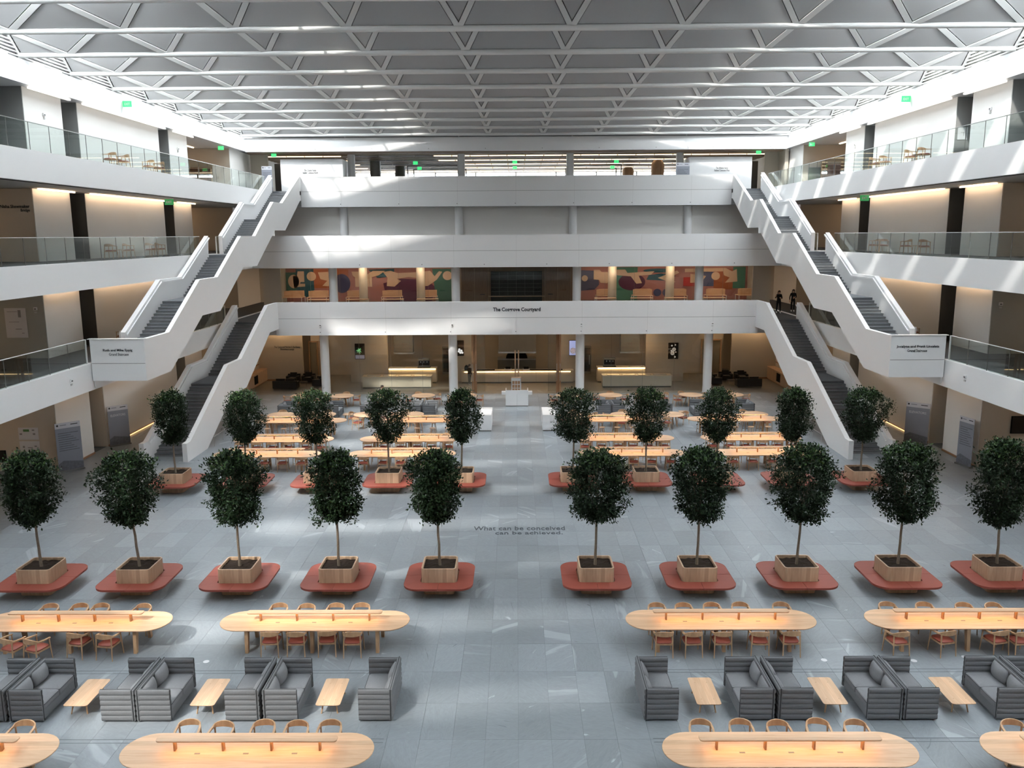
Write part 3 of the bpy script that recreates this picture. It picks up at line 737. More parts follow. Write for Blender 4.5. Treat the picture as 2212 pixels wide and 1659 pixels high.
def stool_kit():
    k = [('seat', MB().lathe([(0.14, 0.62), (0.17, 0.63), (0.17, 0.65), (0.15, 0.66)], 18).mesh('seat', 'oak', 0.7), None)]
    for i in range(4):
        a = PI / 4 + i * PI / 2; c, s_ = math.cos(a), math.sin(a)
        k.append(('leg', MB().tube((0.20 * c, 0.20 * s_, 0), (0.11 * c, 0.11 * s_, 0.63), 0.014, 0.017, 6).mesh('leg', 'oak2'), None))
    rg = MB()
    for i in range(4):
        a, b = PI / 4 + i * PI / 2, PI / 4 + (i + 1) * PI / 2
        rg.tube((0.172 * math.cos(a), 0.172 * math.sin(a), 0.2), (0.172 * math.cos(b), 0.172 * math.sin(b), 0.2), 0.009, n=5)
    k.append(('foot_rail', rg.mesh('foot_rail', 'greypanel'), None))
    return k
KIT_STOOL = stool_kit()
def round_kit():
    k = [('table_top', MB().lathe([(0.77, 0.70), (0.80, 0.715), (0.80, 0.735), (0.79, 0.74)], 40).mesh('table_top', 'oak', 0.6), None)]
    for i in range(4):
        a = PI / 4 + i * PI / 2; c, s_ = math.cos(a), math.sin(a)
        k.append(('leg', MB().tube((0.42 * c, 0.42 * s_, 0), (0.28 * c, 0.28 * s_, 0.70), 0.035, 0.045, 8).mesh('leg', 'oak2', 0.9), None))
    return k
KIT_ROUND = round_kit()
def coffee_kit(w=0.60, d=1.25, h=0.33):
    k = [('table_top', MB().stack([zs(rrect(w - 0.04, d - 0.04, 0.05), h - 0.028), zs(rrect(w, d, 0.06), h - 0.012), zs(rrect(w, d, 0.06), h)]).mesh('table_top', wood('oak_lengthwise_%d' % int(d * 100), (0.60, 0.37, 0.22), (0.70, 0.47, 0.30), (9, 0.8, 9), 0.42, 0.15, 0)), None)]
    for sx in (-1, 1):
        for sy in (-1, 1):
            k.append(('leg', MB().tube((sx * (w / 2 - 0.10), sy * (d / 2 - 0.18), 0), (sx * (w / 2 - 0.15), sy * (d / 2 - 0.24), h - 0.03), 0.016, 0.024, 7).mesh('leg', 'oak2', 0.9), None))
    plug = MB()
    for sx in (-1, 1):
        for sy in (-1, 1): plug.lathe([(0.018, h), (0.018, h + 0.0012)], 8, sx * (w / 2 - 0.15), sy * (d / 2 - 0.24))
    k.append(('leg_caps', plug.mesh('leg_caps', 'oak2'), None))
    return k
KIT_COFFEE = coffee_kit(); KIT_COFFEE_S = coffee_kit(0.6, 0.7)
def ribbed(L, z0, z1, th, n):
    """quilted upholstered panel, ribs run along its length (local y), thickness along x"""
    prof = []
    zz = [z0 + (z1 - z0) * i / n for i in range(n + 1)]
    side = []
    for i in range(n):
        for t in (0.0, 0.12, 0.3, 0.5, 0.7, 0.88):
            side.append((th / 2 + 0.022 * math.sqrt(max(0, math.sin(PI * t))) - 0.008, zz[i] + (zz[i + 1] - zz[i]) * t))
    side.append((th / 2 - 0.008, z1))
    prof = [(x, z) for x, z in side] + [(-x, z) for x, z in side[::-1]]
    return prof
def sofa_kit():
    """two-seat sofa with quilted high sides; back on -x, faces +x"""
    k = []; D, L, H = 0.83, 1.62, 0.84; th = 0.075
    prof = ribbed(L, 0.035, H, th, 6)
    back = MB().prism([(-D / 2 + 0.05 + x, z) for x, z in prof], 'y', -L / 2 + 0.005, L / 2 - 0.005)
    k.append(('back_panel', back.mesh('back_panel', 'sofa', 1.0), None)); b0 = 0
    for sy in (-1, 1):
        pr = [(sy * (L / 2 - 0.05) + x, z) for x, z in prof]
        sd = MB().prism([(y, z) for y, z in pr], 'x', -D / 2 + 0.07, D / 2)
        k.append(('side_panel', sd.mesh('side_panel', 'sofa', 1.0), None)); ix = len(k) - 1
        y = sy * (L / 2 - 0.05)
        pp = MB().sweep([(D / 2, y, 0.05), (D / 2, y, H - 0.03), (D / 2 - 0.01, y, H), (-D / 2 + 0.08, y, H - 0.006)], [0.012] * 4, 6)
        k.append(('piping', pp.mesh('piping', 'piping'), ix))
    pb = MB().sweep([(-D / 2 + 0.05, -L / 2, 0.05), (-D / 2 + 0.05, -L / 2, H), (-D / 2 + 0.05, L / 2, H), (-D / 2 + 0.05, L / 2, 0.05)], [0.012] * 4, 6)
    k.append(('piping', pb.mesh('piping', 'piping'), 0))
    bs = MB().box(-D / 2 + 0.1, D / 2 - 0.02, -L / 2 + 0.1, L / 2 - 0.1, 0.04, 0.27)
    k.append(('base', bs.mesh('base', 'sofa'), None))
    hl = (L - 0.20) / 2
    for sy in (-1, 1):
        cy = sy * hl / 2
        se = MB().stack([zs(rrect(D - 0.12, hl - 0.02, 0.04, 3, 0.045, cy), 0.27), zs(rrect(D - 0.10, hl - 0.004, 0.05, 3, 0.045, cy), 0.30), zs(rrect(D - 0.10, hl - 0.004, 0.05, 3, 0.045, cy), 0.405), zs(rrect(D - 0.14, hl - 0.05, 0.06, 3, 0.045, cy), 0.43), zs(rrect(D - 0.4, hl - 0.3, 0.1, 3, 0.045, cy), 0.44)])
        k.append(('seat_cushion', se.mesh('seat_cushion', 'sofaseat', 0.6), None)); ic = len(k) - 1
        o = rrect(D - 0.10, hl - 0.004, 0.05, 3, 0.045, cy); o = [(x, y, 0.408) for x, y in o] + [(o[0][0], o[0][1], 0.408)]
        k.append(('piping', MB().sweep(o, [0.007] * len(o), 5).mesh('piping', 'piping'), ic))
    for sy in (-1, 1):                                # loose back cushions leaning on the back
        cy = sy * hl / 2; nn = 7; rows = []
        for a in range(nn):
            v = a / (nn - 1); z = 0.43 + 0.36 * v; e = math.sin(PI * min(max(v, 0.02), 0.98)) ** 0.4
            xb = -D / 2 + 0.115 + 0.03 * (1 - v); half = (hl / 2 - 0.03) * (0.80 + 0.20 * e); tk = 0.02 + 0.15 * e * (1 - 0.35 * v)
            row = []
            for b in range(9): u = b / 8; f = math.sin(PI * min(max(u, 0.02), 0.98)) ** 0.35; row.append((xb + tk * f, cy - half + 2 * half * u, z + 0.015 * math.cos(2 * PI * u) * v))
            for b in range(8, -1, -1): u = b / 8; row.append((xb - 0.005, cy - half + 2 * half * u, z))
            rows.append(row)
        k.append(('back_cushion', MB().stack(rows).mesh('back_cushion', 'sofaseat', 1.2), None))
    return k
KIT_SOFA = sofa_kit()
def planter_kit():
    k = []
    B, W, h1 = 2.24, 1.14, 0.91
    base = MB().stack([zs(rrect(1.0, 1.0, 0.10), 0.0), zs(rrect(1.12, 1.12, 0.12), 0.38)])
    k.append(('plinth', base.mesh('plinth', 'oakbox', 0.6), None))
    def ring(z, o): return zs(rrect(W - 2 * o, W - 2 * o, 0.12 - o, 5), z)
    bx = MB().stack([ring(0.36, 0), ring(h1 - 0.006, 0), ring(h1, 0.006), ring(h1, 0.044), ring(h1 - 0.006, 0.05), ring(h1 - 0.14, 0.05)], caps=False)
    k.append(('planter_box', bx.mesh('planter_box', 'oakbox', 0.6), None)); ib = 1
    so = MB(); n = 9; S = W / 2 - 0.052
    random.seed(3)
    vs_ = [(-S + 2 * S * i / n, -S + 2 * S * j / n, h1 - 0.10 + random.uniform(-0.018, 0.025)) for j in range(n + 1) for i in range(n + 1)]
    so.add(vs_, [(j * (n + 1) + i, j * (n + 1) + i + 1, (j + 1) * (n + 1) + i + 1, (j + 1) * (n + 1) + i) for j in range(n) for i in range(n)])
    k.append(('soil', so.mesh('soil', 'soil'), None))
    # four seat segments, each a corner piece of the square ring
    R = 0.46; hi = W / 2 + 0.035; ho = B / 2; gp = 0.005
    for q in range(4):
        out = []
        out.append((gp, ho)); c = ho - R
        for i in range(9): a = PI / 2 - PI / 2 * i / 8; out.append((c + R * math.cos(a), c + R * math.sin(a)))
        out.append((ho, gp)); 
        inn = [(hi, gp)]
        for i in range(5): a = PI / 2 * i / 4; inn.append((hi - 0.14 + 0.14 * math.cos(a), hi - 0.14 + 0.14 * math.sin(a)))
        inn.append((gp, hi))
        poly = out + inn; ca, sa = math.cos(q * PI / 2), math.sin(q * PI / 2)
        rot = lambda p: (p[0] * ca - p[1] * sa, p[0] * sa + p[1] * ca)
        m = MB().prism([rot(p) for p in poly], 'z', 0.385, 0.45, 0)
        k.append(('bench_seat', m.mesh('bench_seat', 'red'), None)); ibs = len(k) - 1
        ed = [rot(p) for p in out]
        k.append(('edge_piping', MB().sweep([(x, y, 0.447) for x, y in ed], [0.008] * len(ed), 5).mesh('edge_piping', 'red'), ibs))
    k.append(('seat_frame', MB().stack([zs(rrect(1.2, 1.2, 0.12), 0.30), zs(rrect(2.0, 2.0, 0.36), 0.384)]).mesh('seat_frame', 'oakbox', 0.5), None))
    return k
KIT_PLANTER = planter_kit()
import numpy as np
def tree(x, y, label, seed, w=0.88, z0=2.35, z1=4.65, lean=(0, 0), shape=0.0, nleaf=4200, tufts=()):
    rs = np.random.RandomState(seed); rg = random.Random(seed)
    r = thing('ficus_tree', label, 'tree', (x, y, 0.82), 0, 'clipped trees in the bench planters')
    zb = 0.0; zt = z0 + 0.25 - 0.82
    pts = [(rg.uniform(-.01, .01) + lean[0] * t, rg.uniform(-.01, .01) + lean[1] * t, zb - 0.05 + (zt + 0.05) * t) for t in [0, .2, .4, .6, .8, 1]]
    tr = MB().sweep(pts, [0.055, 0.045, 0.042, 0.04, 0.037, 0.034], 8)
    t0 = Vector(pts[-1])
    tr.sweep([t0, t0 + Vector((0.02, 0, 0.6)), t0 + Vector((0, 0.02, 1.5))], [0.034, 0.026, 0.01], 6)
    tr.build('trunk', 'bark', r, smooth=1.0)
    br = MB()
    H = z1 - z0; cz = (z0 + z1) / 2 - 0.82; cxx, cyy = lean[0] * 1.4, lean[1] * 1.4
    for i in range(12):
        a = rg.uniform(0, 2 * PI); zz = rg.uniform(-0.35, 0.5) * H; rr = rg.uniform(0.5, 0.8) * w
        p0 = t0 + Vector((0, 0, rg.uniform(-0.15, 0.8)))
        p2 = Vector((cxx + rr * math.cos(a), cyy + rr * math.sin(a), cz + zz)); p1 = (p0 + p2) / 2 + Vector((0, 0, -0.12))
        br.sweep([p0, p1, p2], [0.016, 0.011, 0.004], 5)
    br.build('branches', 'bark', r)
    # crown: leaf tufts scattered through a lobed, clipped volume
    ph = rs.uniform(0, 2 * PI, 6)
    def radius(th, v):                                # v in [-1, 1] from the bottom to the top
        prof = (1 - abs(v) ** 3.2) ** 0.5 * (0.90 + 0.10 * v + shape * v)
        lob = 1 + 0.15 * np.sin(3 * th + ph[0] + 2 * v) + 0.12 * np.sin(5 * th + ph[1] - 4 * v) + 0.12 * np.sin(2 * th + ph[2] + 4 * v) + 0.09 * np.sin(8 * th + ph[3] + 9 * v)
        return w * prof * lob
    nt = nleaf // 14
    v = rs.uniform(-0.985, 0.985, nt); th = rs.uniform(0, 2 * PI, nt)
    q = np.where(rs.rand(nt) < 0.70, rs.uniform(0.72, 1.10, nt), rs.uniform(0.25, 0.8, nt))
    rad = radius(th, v) * q
    C = np.stack([cxx + rad * np.cos(th), cyy + rad * np.sin(th), cz + v * H / 2], 1)
    for (tx, tz, rr, nn) in tufts:                    # sprays that stick out of the clipped shape
        e = rs.normal(0, rr, (nn, 3)); e[:, 0] += cxx + tx; e[:, 1] += cyy - 0.2; e[:, 2] += cz + tz * H / 2; C = np.vstack([C, e])
    nt = len(C)
    lf = 14
    ctr = np.repeat(C, lf, 0)
    pos = ctr + rs.normal(0, 0.072, ctr.shape)
    out = pos - np.array([cxx, cyy, cz - 0.1]); out /= np.linalg.norm(out, axis=1)[:, None] + 1e-6
    d = out * 0.5 + rs.normal(0, 0.6, pos.shape) + np.array([0, 0, 0.12]); d /= np.linalg.norm(d, axis=1)[:, None]
    up = np.array([0, 0, 1.0]) + rs.normal(0, 0.45, pos.shape)
    sd = np.cross(d, up); sd /= np.linalg.norm(sd, axis=1)[:, None] + 1e-6
    nr = np.cross(sd, d)
    L = rs.uniform(0.08, 0.13, len(pos))[:, None]; Wd = L * 0.27
    a = pos; b = pos + d * L * 0.5 + sd * Wd + nr * L * 0.06; c = pos + d * L; e = pos + d * L * 0.5 - sd * Wd + nr * L * 0.06
    V = np.stack([a, b, c, e], 1).reshape(-1, 3)
    Fq = np.arange(len(V)).reshape(-1, 4)
    me = bpy.data.meshes.new('foliage')
    me.from_pydata(V.tolist(), [], Fq.tolist())
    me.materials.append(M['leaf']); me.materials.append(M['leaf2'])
    pale_top = (pos[:, 2] > cz + H * 0.33) & (rs.rand(len(pos)) < 0.30)  # paler leaves mixed at random into the top of the crown
    me.polygons.foreach_set('material_index', pale_top.astype(np.int32)); me.update()
    tag(ob('foliage', me, r), kind='stuff')
    return r

# ------------------------------------------------------------------ trees in two rows of five and five
PX = [2.58, 5.95, 9.25, 12.6, 15.88]
CNT = ['first', 'second', 'third', 'fourth', 'fifth']
R1 = {-5: dict(lean=(-0.07, 0.0), w=0.80, shape=.05, tufts=((0.75, .55, .14, 10),)), -4: dict(lean=(-0.10, 0), w=0.90, shape=.05, tufts=((-0.9, .45, .12, 10),)), -3: dict(lean=(0, 0), w=0.86, tufts=((-.85, .3, .12, 8), (.75, -.8, .1, 5))),
      -2: dict(lean=(0.0, 0), w=0.76, z0=2.45, tufts=((.62, -.85, .10, 8), (-.55, -.9, .1, 8))), -1: dict(lean=(-0.06, 0), w=0.78, z0=2.4, tufts=((-.65, -.45, .12, 10),)),
      1: dict(lean=(0.02, 0), w=0.88, z0=2.4, tufts=((.85, .1, .12, 10), (.6, -.75, .09, 6))), 2: dict(lean=(0.03, 0), w=0.90, z0=2.4, z1=4.7), 3: dict(lean=(0.08, 0), w=0.92, z0=2.35, z1=4.8),
      4: dict(lean=(0.05, 0), w=0.92, z0=2.35, z1=4.8, tufts=((.8, -.5, .13, 10),)), 5: dict(lean=(-0.05, 0), w=0.80, z0=2.2, z1=4.95)}
for row, (yy, rn) in enumerate(((26.2, 'front'), (37.3, 'rear'))):
    for s in (-1, 1):
        for i, px in enumerate(PX):
            side = 'left' if s < 0 else 'right'
            place(KIT_PLANTER, 'bench_planter', 'oak planter with red bench, %s from aisle, %s side, %s tree row' % (CNT[i], side, rn), 'planter', (s * px, yy, 0), 0, 'planters with red ring benches')
            kw = dict(R1[s * (i + 1)]) if row == 0 else dict(w=0.72 + 0.06 * ((i * 7 + (s > 0) * 3) % 4), z0=2.3, z1=4.6, lean=(-0.04 * (i % 3 - 1), 0), shape=0.04 * ((i + (s > 0)) % 3))
            tree(s * px, yy, 'clipped green tree, %s from aisle, %s side, %s row' % (CNT[i], side, rn), 40 + row * 20 + i * 2 + (s > 0), nleaf=10500 if row == 0 else 8000, **kw)

# ------------------------------------------------------------------ long tables and their chairs
ORDS = ['first', 'second', 'third', 'fourth', 'fifth', 'sixth', 'seventh']
def chairs(xs, y, rz, tname, side, jitter=0.0, seed=1):
    rg = random.Random(seed)
    xs = sorted(xs)
    for i, x in enumerate(xs):
        a = rg.uniform(-jitter, jitter)
        place(KIT_CHAIR, 'armchair', 'oak armchair, %s from left, %s side, %s' % (ORDS[i], side, tname), 'chair', (x, y + rg.uniform(-0.04, 0.04), 0), rz + a, 'armchairs at the long tables')
TX = [(-12.68, 'far left'), (-5.82, 'left of the aisle'), (5.80, 'right of the aisle'), (12.66, 'far right')]
def long_table(x, y, label, kit=KIT_LONG, nm='long_table'): place(kit, nm, label, 'table', (x, y, 0), 0, 'long oval-ended tables')
ROWS = [(16.22, 'nearest row'), (22.33, 'second row'), (40.9, 'third row'), (44.0, 'fourth row')]
for y, rn in ROWS:
    for x, cn in TX: long_table(x, y, 'long oak table with raised lit shelf, %s in the %s' % (cn, rn))
for x, cn in TX: long_table(x, 47.6, 'high long oak table with stools, %s behind the other long tables' % cn, KIT_HIGH, 'high_table')
B = PI
tn = lambda cn, rn: 'long table %s in %s' % (cn, rn)
# nearest row: far side only is in view
chairs([-11.21, -12.3, -13.4], 17.02, B, tn('far left', 'nearest row'), 'far', 0.15, 1)
chairs([-7.45, -6.68, -5.75, -4.99, -4.25], 17.0, B, tn('left of the aisle', 'nearest row'), 'far', 0.12, 2)
chairs([4.1, 5.0, 5.84, 6.73, 7.57], 17.0, B, tn('right of the aisle', 'nearest row'), 'far', 0.15, 3)
chairs([11.09, 12.2, 13.3], 17.0, B, tn('far right', 'nearest row'), 'far', 0.12, 4)
chairs([-13.99, -13.1, -12.47, -11.21], 23.12, B, tn('far left', 'second row'), 'far', 0.15, 5)
chairs([-7.12, -6.29, -5.43, -4.67], 23.10, B, tn('left of the aisle', 'second row'), 'far', 0.06, 6)
chairs([4.12, 4.92, 5.76, 6.6, 7.81], 23.10, B, tn('right of the aisle', 'second row'), 'far', 0.08, 7)
chairs([10.96, 12.04, 13.19, 14.08], 23.05, B, tn('far right', 'second row'), 'far', 0.1, 8)
for i, (x, y, a) in enumerate(((-14.03, 21.42, -0.3), (-13.33, 21.38, -0.35), (-12.33, 21.75, -0.2), (-11.47, 21.66, -0.15))):
    place(KIT_CHAIR, 'armchair', 'oak armchair, %s from left, near side, %s' % (ORDS[i], tn('far left', 'second row')), 'chair', (x, y, 0), a, 'armchairs at the long tables')
chairs([-6.94, -6.2, -5.35, -4.63], 21.80, 0.02, tn('left of the aisle', 'second row'), 'near', 0.05, 10)
chairs([4.06, 4.86, 5.69, 6.73, 7.59], 21.72, 0.0, tn('right of the aisle', 'second row'), 'near', 0.10, 11)
for i, (x, y, a) in enumerate(((10.57, 21.68, 0.15), (11.88, 21.74, 0.22), (13.34, 21.74, 0.22), (13.95, 21.68, 0.1))):
    place(KIT_CHAIR, 'armchair', 'oak armchair, %s from left, near side, %s' % (ORDS[i], tn('far right', 'second row')), 'chair', (x, y, 0), a, 'armchairs at the long tables')
sd = 20
for (y, rn), step in ((ROWS[2], 0.92), (ROWS[3], 0.86)):
    for x, cn in TX:
        n = 5 if rn == 'third row' else 6
        chairs([x + (i - (n - 1) / 2) * step + random.uniform(-.06, .06) for i in range(n)], y - 0.58, 0, tn(cn, rn), 'near', 0.12, sd); sd += 1
        n = 4 if rn == 'third row' else 5
        chairs([x + (i - (n - 1) / 2) * 0.95 + random.uniform(-.08, .08) for i in range(n)], y + 0.80, B, tn(cn, rn), 'far', 0.12, sd); sd += 1
for x, cn in TX:
    for sy, sn in ((-1, 'near'), (1, 'far')):
        for i in range(5):
            place(KIT_STOOL, 'bar_stool', 'round stool, %s from left, %s side of high table %s' % (ORDS[i], sn, cn), 'stool', (x + (i - 2) * 0.88 + random.uniform(-.06, .06), 47.6 + sy * (0.66 if sy < 0 else 0.7), 0), random.uniform(0, 1.5), 'stools at the high tables')

# ------------------------------------------------------------------ sofas with low tables
SX = [(3.45, 1), (5.77, -1), (6.68, 1), (8.84, -1), (9.70, 1), (11.95, -1), (12.85, 1)]
for s, side in ((-1, 'left'), (1, 'right')):
    for i, (x, out) in enumerate(SX):
        # 'out' = 1 faces away from the aisle
        place(KIT_SOFA, 'sofa', 'grey quilted sofa, %s from aisle, %s side of front lounge row' % (ORDS[i], side), 'sofa', (s * x, 19.23, 0), 0 if s * out > 0 else PI, 'sofas of the front lounge row')
    for i, x in enumerate((4.66, 7.74, 10.85)):
        place(KIT_COFFEE, 'coffee_table', 'low oblong oak table, %s from aisle, %s side, between front sofas' % (ORDS[i], side), 'table', (s * x, 19.24, 0), 0, 'low tables of the front lounge row')
for s, side, lst in ((-1, 'left', ((-15.05, 0), (-11.95, 0), (-9.7, PI), (-6.58, PI), (-5.70, 0))), (1, 'right', ((5.67, PI), (6.53, 0), (9.6, 0), (11.85, PI), (14.9, PI)))):
    for i, (x, rz) in enumerate(lst):
        place(KIT_SOFA, 'sofa', 'grey quilted sofa, %s from left on %s half of far lounge row' % (ORDS[i], side), 'sofa', (x, 53.4, 0), rz, 'sofas of the far lounge row')
for i, (x, y) in enumerate(((-13.4, 52.7), (-10.85, 52.3), (-7.9, 52.5))): place(KIT_COFFEE_S, 'coffee_table', 'small square oak table, %s from left in the far lounge on the left' % ORDS[i], 'table', (x, y, 0), 0, 'low tables of the far lounge row')
for i, (x, y) in enumerate(((4.4, 52.3), (8.0, 52.3), (10.75, 52.6), (13.3, 52.6))): place(KIT_COFFEE_S, 'coffee_table', 'small square oak table, %s from left in the far lounge on the right' % ORDS[i], 'table', (x, y, 0), 0, 'low tables of the far lounge row')

# ------------------------------------------------------------------ round tables with chairs
RT = [[(56.45, [-14.85, -12.08, -9.25, -6.45, -3.55]), (50.35, [-14.6, -12.0, -9.3, -6.55])], [(56.3, [3.5, 6.45, 9.35, 11.95, 14.75]), (50.0, [3.75, 6.52, 9.44, 14.57])]]
for gi, gname in ((0, 'left'), (1, 'right')):
    for y, xs in RT[gi]:
        rn = 'rear' if y > 53 else 'middle'
        for i, x in enumerate(xs):
            place(KIT_ROUND, 'round_table', 'round oak table, %s from left in the %s row on the %s of the aisle' % (ORDS[i], rn, gname), 'table', (x, y, 0), random.uniform(0, 0.6), 'round oak tables')
            angs = {0: (0.3, 1.75, 3.3, 4.9), 1: (0.1, 1.5, 3.0, 4.5), 2: (0.5, 2.7, 4.3), 3: (0.4, 2.0, 3.4, 5.2), 4: (-0.1, 1.4, 3.3, 4.4)}[i]
            if y < 53: angs = angs[1:] if i % 2 else angs
            for a, wh in zip(sorted(angs), range(9)):
                if gi == 0 and y > 53 and i == 2 and 1.2 < a < 3.0: continue
                rr = 0.98
                dirn = ('right', 'far', 'left', 'near')[int(((a + PI / 4) % (2 * PI)) / (PI / 2))]
                place(KIT_CHAIR, 'armchair', 'oak armchair on %s side of %s round table from left, %s row %s of aisle' % (dirn, ORDS[i], rn, gname), 'chair', (x + rr * math.cos(a), y + rr * math.sin(a), 0), a + PI / 2, 'armchairs at the round tables')

# ------------------------------------------------------------------ white desks on the aisle
for s, side in ((-1, 'left'), (1, 'right')):
    r = thing('white_podium', 'white block counter on the %s of the aisle before the welcome desk' % side, 'counter', (s * 1.93, 49.85, 0), 0, 'white blocks on the aisle')
    MB().stack([zs(rrect(0.80, 2.3, 0.01, 1), 0.07), zs(rrect(0.80, 2.3, 0.01, 1), 1.0)]).build('body', 'white_gloss', r)
    MB().box(-0.37, 0.37, -1.12, 1.12, 0, 0.07).build('plinth', 'greypanel', r)
r = thing('welcome_desk', 'white welcome desk with open top and side shelves at the end of the aisle', 'desk', (0, 56.6, 0))
MB().box(-0.78, 0.0, -0.5, -0.44, 0.05, 1.12).build('front_panel', 'white_gloss', r); MB().box(0.008, 0.78, -0.5, -0.44, 0.05, 1.12).build('front_panel', 'white_gloss', r)
for x in (-0.78, 0.72): MB().box(x, x + 0.06, -0.44, 0.5, 0.05, 1.12).build('side_panel', 'white_gloss', r)
MB().box(-0.72, 0.72, -0.44, 0.45, 0.85, 0.90).build('desk_top', 'white_gloss', r)
for x in (-1.05, 0.78): MB().box(x, x + 0.27, -0.45, 0.1, 0.80, 0.98).build('side_shelf', 'white_gloss', r)
MB().box(-0.76, 0.76, -0.48, 0.48, 0.0, 0.05).build('plinth', 'greypanel', r)
r = thing('menu_stand', 'small grey menu stand with framed cards behind the welcome desk', 'stand', (-0.05, 60.3, 0))
MB().box(-0.36, 0.36, 0, 0.05, 0.0, 1.25).build('board', 'soffit', r)
for i in range(3):
    for j in range(3): MB().box(-0.28 + i * 0.2, -0.12 + i * 0.2, -0.012, 0, 0.25 + j * 0.28, 0.47 + j * 0.28).build('card', 'walnut', r)
MB().box(-0.36, 0.36, -0.02, 0.07, 1.25, 1.32).build('header', 'oak', r)
# ------------------------------------------------------------------ ground floor cafe behind the far columns
w2 = MB().box(-19.9, 19.9, 61.55, 61.62, 4.42, 4.5).build('window_2', 'greypanel'); tag(w2, kind='structure')
pm = MB().box(0.008, 2.34, 61.57, 61.585, 0.02, 4.42).mesh('pane', 'cafeglass')
for i in range(12):
    x = -14.1 + i * 2.35
    if abs(x + 1.17) < 3.0: continue
    ob('pane', pm, w2, (x, 0, 0))
    MB().box(x - 0.006, x + 0.006, 61.56, 61.59, 0, 4.42).build('pane_joint', 'greypanel', w2)
def door_post(x, y, z1, w): return MB().box(x - w, x + w, y - 0.05, y + 0.05, 0, z1)
d1 = MB(); 
for i, (xs, z1) in enumerate((((-3.28, -3.02), 4.42), ((-0.11, 0.13), 3.2), ((2.97, 3.23), 4.42))):
    d = thing('door_%d' % (i + 1), None, None, (0, 0, 0)); tag(d, kind='structure')
    for x in xs: door_post(x, 61.1, z1, 0.045).build('door_post', 'oak2' if i == 1 else 'walnut', d)
    if i != 1: MB().box(xs[0] + 0.05, xs[1] - 0.05, 61.4, 61.5, 0, z1).build('door_leaf', 'walnut', d)
    for x in xs: MB().box(x - 0.015, x + 0.015, 61.0, 61.03, 0.9, 2.2).build('door_handle', 'steel', d)
def counter(name, label, x0, x1, y, dep, h, panels, mat='cream'):
    r = thing(name, label, 'counter', ((x0 + x1) / 2, y, 0)); W = (x1 - x0) / 2
    n = panels; pw = 2 * W / n
    for i in range(n): MB().box(-W + i * pw + 0.004, -W + (i + 1) * pw - 0.004, 0, 0.04, 0.1, h - 0.05).build('front_panel', mat, r)
    MB().box(-W + 0.05, W - 0.05, 0.06, dep - 0.03, 0, h - 0.06).build('carcass', 'greypanel', r)
    MB().box(-W - 0.02, W + 0.02, -0.02, dep, h - 0.05, h).build('worktop', 'cream', r)
    for sx in (-1, 1): MB().box(sx * W - 0.02 * (sx > 0), sx * W + 0.02 * (sx < 0), 0.04, dep - 0.02, 0.1, h - 0.05).build('end_panel', mat, r)
    return r
def well(r, x0, x1, y0, y1, h): MB().box(x0, x1, y0, y1, h, h + 0.012).build('food_well', 'greypanel', r); MB().box(x0 + 0.03, x1 - 0.03, y0 + 0.03, y1 - 0.03, h + 0.012, h + 0.015).build('well_tray', 'steel', r)
